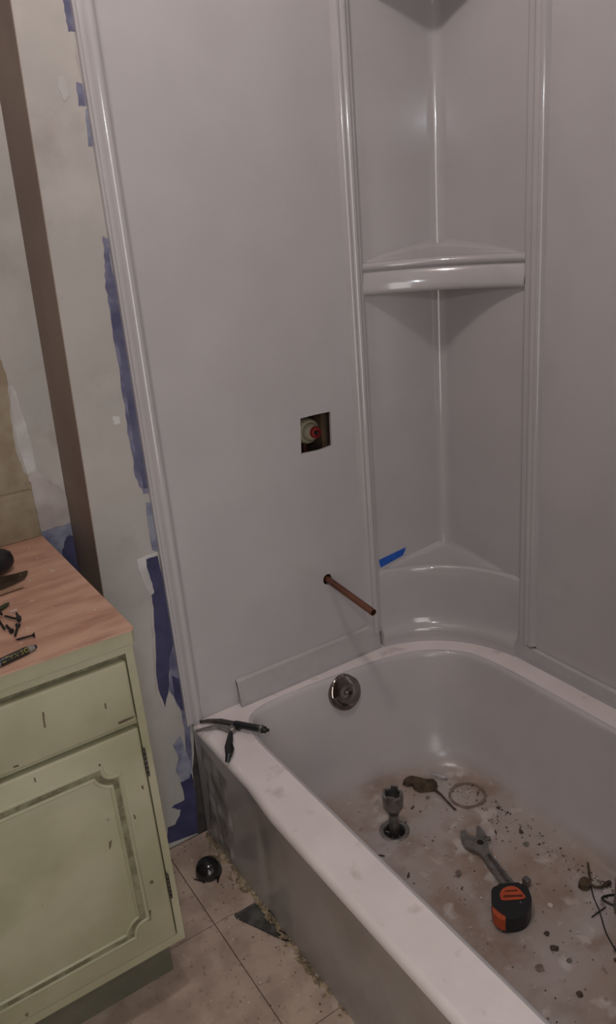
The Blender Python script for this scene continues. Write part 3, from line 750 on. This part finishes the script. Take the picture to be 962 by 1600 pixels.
bm = bmesh.new(); prism(bm, [at(16,955,2,ZTOP+.001), at(26,951,2,ZTOP+.001), at(27,953,2,ZTOP+.001), at(17,957,2,ZTOP+.001)], [at(16,955,2,ZTOP), at(26,951,2,ZTOP), at(27,953,2,ZTOP), at(17,957,2,ZTOP)])
tag(finish(bm, 'plaster_splinter', M['white_chip'], smooth=False), 'thin pale splinter behind the screws on the counter', 'splinter')
# marker
A1 = at(-14,1042,2,ZTOP+.0062); B1 = at(57,1009.5,2,ZTOP+.0050); dm = (B1-A1).normalized(); LM = (B1-A1).length
mk = thing('marker', 'black marker with yellow lettering lying at the front left of the counter', 'marker', A1)
bm = bmesh.new(); pe = LM*.80
tube(bm, [A1+dm*.012, A1+dm*.016, A1+dm*(pe-.004), A1+dm*pe], [.0054,.0062,.0062,.0056], 20); finish(bm, 'barrel', M['black'], mk, ang=60)
bm = bmesh.new(); tube(bm, [A1+dm*pe, A1+dm*(pe+.010), A1+dm*(LM-.006)], [.0050,.0046,.0036], 18); finish(bm, 'collar', M['grey_plastic'], mk)
bm = bmesh.new(); tube(bm, [A1+dm*(LM-.007), A1+dm*(LM-.001), A1+dm*LM], [.0037,.0033,.0020], 16); finish(bm, 'tip', M['black'], mk)
bm = bmesh.new(); tube(bm, [A1, A1+dm*.012], [.0056,.0058], 18); finish(bm, 'end_cap', M['grey_plastic'], mk)
cu = bpy.data.curves.new('lettering', 'FONT'); cu.body = 'DEWALT'; cu.size = .0098; cu.extrude = .0001; cu.align_x = 'CENTER'; cu.align_y = 'CENTER'; cu.space_character = 1.1
tmp = bpy.data.objects.new('t', cu); COL.objects.link(tmp); bpy.context.view_layer.update()
me = bpy.data.meshes.new_from_object(tmp); bpy.data.objects.remove(tmp)
# wrap the flat letters round the barrel; the word reads upside down from here
up = Vector((0,0,1)); side = dm.cross(up).normalized(); upp = side.cross(dm).normalized()
tocam = (Vector(CAM)-(A1+dm*LM*.45)); phi0 = math.atan2(tocam.dot(side), tocam.dot(upp))*.8
cen = A1+dm*(LM*.50)
for v_ in me.vertices:
    lx, ly = -v_.co.x*1.0, -v_.co.y
    ph = phi0 + (ly/.0063)*(-1)
    rr = .00635+v_.co.z
    v_.co = cen + dm*lx + (upp*math.cos(ph)+side*math.sin(ph))*rr
me.materials.append(M['yellow']); me.name = 'lettering'
tx = bpy.data.objects.new('lettering', me); COL.objects.link(tx); tx.parent = mk; tx['label'] = 'yellow letters printed on the barrel'
adopt(mk)
# scraper and the black object behind it
sc_t = thing('scraper', 'dark steel scraper blade lying at the left edge of the counter', 'scraper', at(15,905,2,ZTOP))
pz = ZTOP+.004
bm = bmesh.new(); pl = [(-40,915),(0,901),(20,897),(42,891),(44,892),(38,903),(32,906),(20,912),(0,920),(-40,932)]
prism(bm, [at(x,y,2,pz+.0012) for x,y in pl], [at(x,y,2,pz) for x,y in pl])
M['blade'] = mat('brown_stained_blade', srgb(84, 68, 54), srgb(60, 48, 38), rough=.4, metal=.4, scale=30)
finish(bm, 'blade', M['blade'], sc_t, smooth=False)
bm = bmesh.new(); lathe(bm, at(32,899,2,pz+.0012), (0,0,1), [(.0028,0),(.0026,.0012),(0,.0016)], 14); finish(bm, 'rivet', M['chrome'], sc_t)
bm = bmesh.new(); pl = [(-40,936),(0,924),(36,912),(36,917),(0,930),(-40,944)]
prism(bm, [at(x,y,2,ZTOP+.0035) for x,y in pl], [at(x,y,2,ZTOP) for x,y in pl])
M['pale_wood'] = mat('pale_wood', srgb(170, 138, 112), srgb(150, 118, 94), rough=.6, scale=20, stretch=(1,5,1))
finish(bm, 'wooden_strip', M['pale_wood'], sc_t, smooth=False)
adopt(sc_t)
bc = at(-6,884,2,ZTOP+.022)
bm = bmesh.new(); bmesh.ops.create_icosphere(bm, subdivisions=3, radius=1)
for v_ in bm.verts:
    c = v_.co; k = 1/max(abs(c.x)**3.2+abs(c.y)**3.2+abs(c.z)**3.2, 1e-6)**(1/3.2)
    c *= k*.96; c *= 1+.05*noise.noise(c*1.7)
    v_.co = Vector((c.x*.046, c.y*.030, c.z*.0215))
    v_.co = Matrix.Rotation(.5, 3, 'Z') @ v_.co
bt = tag(finish(bm, 'drill_battery', M['black']), 'chunky black plastic battery-like block at the far left of the counter', 'battery'); bt.location = bc + Vector((-.008, .015, 0))
bm = bmesh.new(); box(bm, -.035, .010, -.012, .012, -.0215, -.017, .001, 1); ff = finish(bm, 'contact_rail', M['dark_steel'], bt)

# ------------------------------------------------------------------ pliers on the rim
zr = H+.007
pl_ = thing('pliers', 'needle-nosed pliers with black handles lying on the rim corner of the tub', 'pliers', at(365,1140,2,H))
def P_(x, y, z=zr): return at(x, y, 2, z)
def flatbar(bm, pts, ws, t):
    """bar following points, width ws in plan, thickness t"""
    L1, L2 = [], []
    pts = [Vector(p) for p in pts]
    for i, p in enumerate(pts):
        d = (pts[min(i+1,len(pts)-1)]-pts[max(i-1,0)]).normalized(); s = Vector((-d.y, d.x, 0)).normalized()*ws[i]/2
        L1.append(p+s); L2.append(p-s)
    lp = L1+L2[::-1]; up = Vector((0,0,t/2)); prism(bm, [p+up for p in lp], [p-up for p in lp])
bm = bmesh.new(); flatbar(bm, [P_(312,1128), P_(325,1126.5), P_(345,1127), P_(362,1131), P_(376,1138)], [.002,.006,.010,.013,.013], .007); finish(bm, 'jaw', M['dark_steel'], pl_, smooth=False)
bm = bmesh.new(); flatbar(bm, [P_(305,1143), P_(320,1139), P_(338,1135), P_(352,1137), P_(366,1143)], [.002,.005,.009,.013,.014], .006); finish(bm, 'jaw', M['steel'], pl_, smooth=False)
bm = bmesh.new(); lathe(bm, P_(362,1139,zr+.001), (0,0,1), [(.009,-.006),(.009,.004),(.007,.0055),(0,.0057)], 20); finish(bm, 'pivot', M['steel'], pl_)
bm = bmesh.new(); tube(bm, [P_(367,1130,zr+.006), P_(372,1132,zr+.007), P_(392,1136,zr+.008), P_(408,1139,zr+.008)], [.0060,.0078,.0080,.0078], 14); finish(bm, 'handle', M['black'], pl_)
bm = bmesh.new(); tube(bm, [P_(406,1139,zr+.008), P_(410,1139.5,zr+.008), P_(411,1140,zr+.008)], [.0090,.0092,.0075], 18); finish(bm, 'end_ring', M['steel'], pl_, ang=45)
bm = bmesh.new(); tube(bm, [P_(409,1139.5,zr+.008), P_(415,1140.5,zr+.008), P_(416,1140.5,zr+.008)], [.0075,.0075,.006], 14); tube(bm, [P_(416,1140.5,zr+.008), P_(420,1141,zr+.008)], .0038, 10); finish(bm, 'adjusting_knob', M['black_metal'], pl_, ang=45)
hp = [P_(360,1146,zr+.002), P_(359,1156,zr+.003), P_(356,1168,zr+.004), P_(357,1180,zr+.003)]
e = P_(355,1191,H-.001); 
bm = bmesh.new(); tube(bm, hp+[e], [.0050,.0074,.0076,.0068,.0050], 12); finish(bm, 'handle', M['black'], pl_)
bm = bmesh.new(); tube(bm, [P_(361,1160,zr+.004), P_(364,1170,zr+.003), P_(361,1182,zr+.002)], [.0025,.0028,.0015], 8); finish(bm, 'release_lever', M['black_metal'], pl_)
adopt(pl_)

# ------------------------------------------------------------------ things in the tub
ZF = .0305
def zfor(x, y, ypx):
    lo, hi = .0, .5
    for _ in range(40):
        mid = (lo+hi)/2; q = R @ (np.array([x,y,mid])-CAM); yp = CY-F*q[1]/-q[2]
        if yp > ypx: lo = mid
        else: hi = mid
    return lo
zt = zfor(DR.x, DR.y, 1237); zm = zfor(DR.x, DR.y, 1263); zm2 = zfor(DR.x, DR.y, 1270)
dt = thing('drain_wrench', 'upright chrome drain wrench standing in the tub drain', 'wrench', (DR.x,DR.y,ZF))
bm = bmesh.new(); lathe(bm, (DR.x,DR.y,0), (0,0,1), [(0,.0185),(.0115,.0185),(.0118,zm2),(.0125,zm2+.002)], 24); finish(bm, 'shaft', M['steel'], dt)
bm = bmesh.new(); lathe(bm, (DR.x,DR.y,0), (0,0,1), [(.0115,zm2-.002),(.0195,zm+.002),(.0232,zm+.008),(.0238,zt-.012),(.0225,zt-.007),(.0170,zt-.006),(.0160,zt-.010),(.0155,zt-.03),(0,zt-.03)], 24); finish(bm, 'head', M['steel'], dt, ang=40)
for k in range(4):
    a = k*math.pi/2+.7; c, s_ = math.cos(a), math.sin(a); bm = bmesh.new()
    L_ = []
    for da in (-.42,-.14,.14,.42):
        L_.append((DR.x+0.0222*math.cos(a+da), DR.y+.0222*math.sin(a+da)))
    for da in (.42,.14,-.14,-.42):
        L_.append((DR.x+.0170*math.cos(a+da), DR.y+.0170*math.sin(a+da)))
    prism(bm, [(x,y,zt) for x,y in L_], [(x,y,zt-.009) for x,y in L_]); finish(bm, 'prong', M['steel'], dt, smooth=False)
adopt(dt)
# adjustable wrench
wz = ZF+.013
aw = thing('adjustable_wrench', 'grey adjustable wrench lying in the tub with its handle under the tape measure', 'wrench', at(760,1330,2,ZF))
def T(pts, z): return [at(x, y, 2, z) for x, y in pts]
fix = [(719,1302),(719,1298),(724,1296),(728,1297),(731,1303),(735,1306),(744,1307),(757,1307),(762,1310),(761,1320),(764,1329),(768,1336),(777,1346),(789,1361),(804,1379),(808,1384),(788,1386),(783,1378),(772,1363),(760,1347),(754,1337),(747,1330),(737,1326),(727,1321),(721,1313)]
bm = bmesh.new(); fa, fb = prism(bm, T(fix, wz), [p for p in [at(x,y,2,wz)-Vector((0,0,.0115)) for x,y in fix]])
bmesh.ops.bevel(bm, geom=list(fa.edges), offset=.0012, segments=1, affect='EDGES')
finish(bm, 'body', M['steel'], aw, smooth=False)
bm = bmesh.new(); mj = [(744,1303),(744,1293),(748,1290),(752,1294),(757,1300),(761,1307),(758,1309),(748,1308)]
prism(bm, T(mj, wz+.0012), [at(x,y,2,wz+.0012)-Vector((0,0,.012)) for x,y in mj]); finish(bm, 'movable_jaw', M['steel'], aw, smooth=False)
bm = bmesh.new(); tube(bm, [at(757,1311,2,wz), at(766,1310,2,wz)], .0046, 14); finish(bm, 'adjusting_worm', M['dark_steel'], aw)
bm = bmesh.new(); lathe(bm, at(750,1316,2,wz+.0002), (0,0,1), [(.0075,0),(.007,.0005),(.0045,.0003),(0,.0002)], 16); finish(bm, 'pocket', M['black_metal'], aw)
bm = bmesh.new(); hl = T([(764,1333),(787,1362),(797,1378),(790,1378),(776,1359),(760,1336)], wz+.0003); prism(bm, hl, [p-Vector((0,0,.0006)) for p in hl]); finish(bm, 'handle_recess', M['dark_steel'], aw, smooth=False)
adopt(aw)
# tape measure
tz = ZF+.036
tm = thing('tape_measure', 'black and orange tape measure lying flat on the tub floor', 'tape measure', at(798,1412,2,ZF))
ol = [(768,1383),(785,1380),(803,1379),(820,1378),(825,1388),(829,1398),(831,1407),(829,1417),(824,1427),(815,1433),(803,1436),(788,1436),(780,1433),(773,1424),(768,1410),(767,1396)]
topz = chaikin(T(ol, tz), 2)
bm = bmesh.new(); fa, fb = prism(bm, topz, [p-Vector((0,0,.035)) for p in topz])
bmesh.ops.bevel(bm, geom=list(fa.edges)+list(fb.edges), offset=.004, segments=3, affect='EDGES')
cs = finish(bm, 'case', M['black'], tm, ang=50)
sh = Vector((0,0,-.0012))
def inlay(name, px, m, h, parent, z=tz):
    p = chaikin(T(px, z+h), 1); bm = bmesh.new(); prism(bm, p, [q-Vector((0,0,.001)) for q in p]); return finish(bm, name, m, parent, smooth=False)
lb = inlay('side_label', [(782,1403),(780,1397),(784,1389),(792,1385),(801,1384),(809,1387),(815,1393),(821,1401),(820,1404),(800,1406),(783,1407)], M['orange'], .0006, tm); lb['label'] = 'orange half-round label with small print'
for (a, b, c_, d_) in (((787,1398.5),(816,1397.5),(817,1401),(786,1402)),):
    bm = bmesh.new(); p = T([a,b,c_,d_], tz+.0009); prism(bm, p, [q-Vector((0,0,.0004)) for q in p]); finish(bm, 'print_band', M['orange_dark'], lb, smooth=False)
bm = bmesh.new(); p = T([(789,1391),(808,1390),(809,1392.5),(788,1393.5)], tz+.0009); prism(bm, p, [q-Vector((0,0,.0004)) for q in p]); finish(bm, 'print_band', M['orange_dark'], lb, smooth=False)
# orange corner grip low on the left
o1 = T([(771,1416),(774,1419),(782,1426),(790,1431),(790,1437.5),(781,1434.5),(773,1427.5),(770,1420)], tz)
cc = at(798,1410,2,tz)
ex = [p+(Vector((p.x-cc.x,p.y-cc.y,0)).normalized()*.0022) for p in o1]
bm = bmesh.new(); prism(bm, [p+Vector((0,0,.0005)) for p in ex], [p-Vector((0,0,.026)) for p in ex]); g_ = finish(bm, 'corner_grip', M['orange'], tm, smooth=False); g_['label'] = 'orange corner grip'
bm = bmesh.new(); lathe(bm, at(813,1410,2,tz), (0,0,1), [(.0018,-.001),(.0018,.0008),(0,.001)], 10); finish(bm, 'rivet', M['steel'], tm)
bm = bmesh.new(); q = at(822,1380,2,ZF+.012); box(bm, q.x-.002, q.x+.010, q.y-.004, q.y+.010, ZF+.002, ZF+.020, .001, 1); finish(bm, 'tape_hook', M['steel'], tm)
adopt(tm)
# brown gunk-covered linkage
def blob_slab(px, z, t, m, name, parent=None):
    p = chaikin(rough_poly(T(px, z), .0009, 2), 1); bm = bmesh.new(); c = sum(p, Vector())/len(p)
    prism(bm, [c+(q-c)*.86+Vector((0,0,0)) for q in p], [q-Vector((0,0,t)) for q in p]); return finish(bm, name, m, parent)
l1 = thing('drain_linkage', 'brown gunk-covered drain linkage with a thin rod, behind the drain wrench', 'drain part', at(660,1222,2,ZF))
blob_slab([(628,1222),(630,1214),(640,1210),(652,1212),(666,1216),(682,1216),(684,1225),(679,1232),(668,1233),(655,1234),(647,1230),(644,1224),(635,1225)], ZF+.010, .009, M['hair'], 'clump', l1)
bm = bmesh.new(); tube(bm, [at(674,1229,2,ZF+.006), at(690,1243,2,ZF+.004), at(702,1256,2,ZF+.003), at(711,1265,2,ZF+.0025)], [.004,.0026,.0024,.0022], 8); finish(bm, 'rod', M['hair'], l1); adopt(l1)
l2 = thing('linkage_rod', 'brown drain linkage with curved arm and upright rod at the right of the tub floor', 'drain part', at(920,1380,2,ZF))
blob_slab([(903,1382),(904,1372),(911,1368),(919,1371),(923,1378),(921,1386),(912,1387)], ZF+.010, .009, M['hair'], 'clump', l2)
bm = bmesh.new(); tube(bm, [at(920,1381,2,ZF+.006), at(930,1386,2,ZF+.005), at(939,1386,2,ZF+.005), at(947,1381,2,ZF+.005), at(953,1378,2,ZF+.005)], [.003,.0028,.003,.005,.0045], 8); finish(bm, 'arm', M['hair'], l2)
bm = bmesh.new(); tube(bm, [at(918,1348,2,ZF+.004), at(920,1364,2,ZF+.005), at(922,1380,2,ZF+.008)], [.0022,.0024,.002], 8); finish(bm, 'rod', M['hair'], l2); adopt(l2)
def wire(name, px, r, m, label, cat='wire', z=ZF+.003, tip=None):
    pts = catmull([at(x,y,2,z) for x,y in px], False, 5); bm = bmesh.new(); tube(bm, pts, r, 7)
    return tag(origin(finish(bm, name, m), at(*px[len(px)//2], 2, ZF)), label, cat)
wire('thin_wire', [(923,1385),(927,1402),(935,1420),(941,1440),(946,1456),(953,1470),(963,1487),(974,1500)], .0013, M['black_metal'], 'long thin dark wire running off the right edge of the tub floor')
wire('bent_wire', [(972,1396),(956,1398),(945,1400),(940,1404),(945,1408),(955,1413),(972,1418)], .0022, M['black'], 'thick black wire loop at the right edge of the tub')
wire('wire_offcut', [(924,1433),(935,1425),(946,1417)], .0012, M['black_metal'], 'short straight wire offcut lying across the long thin wire')
cyl = at(958,1424,2,ZF)
cb = cyl + Vector((.030,-.026,0)); t = thing('plastic_tube', 'grey plastic tube standing at the right edge of the tub', 'tube', cb)
bm = bmesh.new(); lathe(bm, cb, (0,0,1), [(0,0),(.0385,0),(.039,.002),(.039,.074),(.037,.078),(0,.078)], 28); finish(bm, 'body', M['grey_plastic'], t, ang=45)
bm = bmesh.new(); lathe(bm, cb+Vector((0,0,.078)), (0,0,1), [(.028,0),(.028,.006),(.026,.008),(0,.008)], 24); finish(bm, 'lid', M['grey_plastic'], t, ang=45); adopt(t)
# shiny wrapper at the back of the floor
bm = bmesh.new(); flatbar(bm, [at(672,1208,2,ZF+.016), at(682,1211,2,ZF+.014), at(690,1213,2,ZF+.010), at(698,1214,2,ZF+.008)], [.006,.012,.012,.006], .0012)
M['foil'] = mat('crumpled_foil', (.75,.73,.72,1), rough=.15, metal=.9, bump=.8, bscale=120)
tag(origin(finish(bm, 'foil_scrap', M['foil'], smooth=False), at(685,1212,2,ZF)), 'small shiny scrap at the back of the tub floor', 'scrap')
# single chips that can be told apart
chips = [((822,1319),8,'grey_chip','round dark grey chip right of the adjustable wrench','chip'),
 ((814,1300),7,'brown_chip','brown flake beyond the grey chip in the tub','flake'),
 ((774,1300),6,'brown_chip','narrow brown flake beside the wrench jaw','flake'),
 ((717,1365),7,'grey_chip','thin grey shaving left of the wrench handle','shaving'),
 ((638,1367),7,'brown_chip','dark sliver by the inner edge of the tub wall, near the front rim','sliver'),
 ((859,1414),7,'white_chip','largest white plaster chip, right of the tape measure','chip'),
 ((800,1450),6,'white_chip','white plaster chip just below the tape measure','chip'),
 ((854,1458),7,'brown_chip','small brown flake below and right of the tape measure','flake'),
 ((866,1481),9,'brown_chip','biggest jagged brown flake at the lower right of the tub floor','flake'),
 ((905,1553),7,'brown_chip','dark oval flake nearest the bottom right corner of the tub floor','flake'),
 ((843,1512),10,'stain','grey smudged patch of dried paste below the big brown flake','flake'),
 ((889,1501),6,'grey_chip','faint grey flake right of the smudged patch','flake'),
 ((644,1262),6,'brown_chip','small brown curl right of the drain wrench','flake'),
 ((772,1340),5,'white_chip','white crumb on the right side of the wrench handle','crumb'),
 ((668,1246),7,'stain','rusty smear of paste below the gunk-covered linkage','flake'),
 ((778,1262),5,'brown_chip','tiny brown flake right of the ring mark','flake'),
 ((962,1500),5,'brown_chip','dark crumb at the right edge of the tub floor','crumb'),
 ((596,1337),6,'brown_chip','dark sliver leaning on the inner tub edge nearest the drain','sliver')]
rc_ = random.Random(11)
for (x, y), s, m_, lab, cat in chips:
    c = at(x, y, 2, ZF+.001); k = s*.00092; el = 1.0
    rot = rc_.uniform(0, 3.1)
    if 'sliver' in lab or 'shaving' in lab or 'narrow' in lab or 'curl' in lab: el = 3.2; k *= .8; rot = {717: -.9+1.57, 638: .75, 596: -.9, 774: 1.0, 644: .3}.get(x, rot)
    nn = 9; pts = []
    for i in range(nn):
        a = 2*math.pi*i/nn; r_ = k*rc_.uniform(.75, 1.15); p = Vector((r_*math.cos(a)*el**.5, r_*math.sin(a)/el**.5, 0)); p = Matrix.Rotation(rot, 3, 'Z') @ p
        pts.append(p)
    th = .0013 if m_ != 'stain' else .0007
    bm = bmesh.new(); prism(bm, [p*.8+Vector((0,0,th+rc_.uniform(0,.0006))) for p in pts], [p for p in pts])
    bmesh.ops.triangulate(bm, faces=[f for f in bm.faces if len(f.verts) > 4])
    o = finish(bm, {'chip':'plaster_chip','flake':'paint_flake','shaving':'plastic_shaving','sliver':'sliver','crumb':'crumb'}[cat], M[m_], smooth=False)
    o.location = (c.x, c.y, ZF+.0006); tag(o, lab, cat, 'chips and flakes on the tub floor')
# fine grit: nobody could count it
def inside_floor(x, y): return -.57 < x < -.19 and -1.2 < y < -.18 and (Vector((x+.32, y+.34)).length < .16 or y < -.30)
def grit(name, mats, cnt, smin, smax, where, label, z, seed, parent=None):
    r = random.Random(seed); bm = bmesh.new()
    for _ in range(cnt):
        x, y = where(r)
        s = r.uniform(smin, smax)**1; a = r.uniform(0, 6.28); n_ = r.choice((3,4,5)); el = r.choice((1,1,.5,.25))
        tp_ = [Vector((s*math.cos(a+2*math.pi*i/n_)*r.uniform(.7,1.1), s*el*math.sin(a+2*math.pi*i/n_)*r.uniform(.7,1.1), 0)) for i in range(n_)]
        rm = Matrix.Rotation(a*1.7, 3, 'Z'); tp_ = [rm @ p + Vector((x, y, 0)) for p in tp_]
        try: fa, fb = prism(bm, [p+Vector((0,0,z+s*.5)) for p in tp_], [p+Vector((0,0,z)) for p in tp_])
        except ValueError: continue
        mi = r.randrange(len(mats))
        for f in list(fa.verts[0].link_faces)+list(fb.verts[0].link_faces)+list(fa.edges[0].link_faces): f.material_index = mi
        for f in bm.faces: pass
    me_faces = len(bm.faces)
    me = bpy.data.meshes.new(name); bm.normal_update(); bm.to_mesh(me); bm.free()
    for mm in mats: me.materials.append(mm)
    o = bpy.data.objects.new(name, me); COL.objects.link(o); o['kind'] = 'stuff'
    if label: o['label'] = label
    return o
def wf(r):
    while True:
        if r.random() < .45:    # gathered along the far side of the basin
            y = r.uniform(-.85, -.28); x = -.19 - abs(r.gauss(0, .025))
        else: x = r.uniform(-.60, -.18); y = r.uniform(-1.1, -.17)
        if inside_floor(x, y): return x, y
tag(grit('tub_grit', [M['brown_chip'], M['white_chip'], M['white_chip'], M['stain'], M['stain']], 700, .0008, .0032, wf, 'fine plaster and rust grit scattered over the tub floor', ZF+.0003, 5), None, 'grit')
def wfl(r):
    return (max(-.79-abs(r.gauss(0,.08)), -.955), r.uniform(-1.0, 0.0))
tag(grit('floor_grit', [M['white_chip'], M['caulk'], M['brown_chip']], 220, .0008, .0028, wfl, 'plaster crumbs scattered over the vinyl floor by the tub', .0004, 8), None, 'grit')
def wct(r): return (r.uniform(-1.2, -.97), r.uniform(-.30, .14))
tag(grit('counter_grit', [M['white_chip']], 60, .0008, .0028, wct, 'white plaster crumbs scattered on the countertop', ZTOP+.0001, 9), None, 'grit')
def wdk(r):
    return (r.uniform(-.62,-.12), 0)
# broken caulk bead along the base of the apron
bm = bmesh.new(); rr = random.Random(4); y = -.01
while y > -1.3:
    a = .012 if y < -.22 else .016; L_ = rr.uniform(.012, .03)
    for _ in range(5):
        if y < -.50 and rr.random() < .6: continue
        c = Vector((XA-.003-abs(rr.gauss(0, a*.55)), y-rr.uniform(0, L_), .0))
        t_ = bmesh.new()
        mtx = Matrix.Translation(c) @ Matrix.Rotation(rr.uniform(-.5,.5), 4, 'Z') @ Matrix.Diagonal((rr.uniform(.002,.006), rr.uniform(.003,.012), rr.uniform(.0012,.0045), 1))
        g_ = bmesh.ops.create_icosphere(bm, subdivisions=2, radius=1, matrix=mtx)
        for v_ in g_['verts']: v_.co += Vector(noise.noise_vector(v_.co*260))*.0030; v_.co.z = max(v_.co.z, -.002)
        t_.free()
    y -= L_*.8
o = finish(bm, 'caulk_crumbs', M['caulk']); tag(o, 'crumbled old yellowish caulk along the foot of the tub apron', 'caulk', kind='stuff')

# ------------------------------------------------------------------ things on the floor
cpos = at(325,1352,2,.02)
cpx = thing('round_black_cap', 'glossy black round cap lying on the floor between cabinet and tub', 'cap', (cpos.x, cpos.y, 0))
bm = bmesh.new(); lathe(bm, (cpos.x,cpos.y,0), Vector((-.25,-.30,1)), [(0,.002),(.0262,.002),(.0272,.006),(.0272,.018),(.0255,.026),(.0205,.033),(.012,.0375),(0,.039)], 32)
M['gloss_black'] = mat('gloss_black', (.014,.013,.013,1), rough=.12)
finish(bm, 'dome', M['gloss_black'], cpx, ang=50)
bm = bmesh.new(); lathe(bm, (cpos.x,cpos.y,0), Vector((-.25,-.30,1)), [(.0262,.001),(.0292,.002),(.0292,.006),(.0262,.007)], 32); finish(bm, 'rim', M['black'], cpx, ang=50); adopt(cpx)
screw(at(302,1373,2,.003), at(319,1378,2,.004), 0, r=.0016, label='short black screw on the floor below the black cap')
bm = bmesh.new(); tube(bm, [at(342,1362,2,.004), at(341,1370,2,.003), at(340,1379,2,.002)], [.0022,.0034,.0018], 8)
tag(origin(finish(bm, 'masonry_plug', M['black_metal']), at(341,1370,2,0)), 'small dark plug on the floor at the right of the black cap', 'wall plug')

# ceiling lamp out of the frame above: the real source of the warm light
cl = thing('ceiling_light', 'two-bulb ceiling light above the bathroom floor', 'ceiling light', (-.94,-.583,ZC-.002))
bm = bmesh.new(); lathe(bm, (-.94,-.583,ZC-.001), (0,0,-1), [(0,0),(.075,0),(.075,.012),(.06,.02),(0,.02)], 32); finish(bm, 'canopy', M['steel'], cl)
for x, y in ((-.90,-.565),(-.98,-.600)):
    bm = bmesh.new(); tube(bm, [(x,y,ZC-.02),(x,y,ZC-.072)], .014, 16); finish(bm, 'lamp_holder', M['cream'], cl)
adopt(cl)
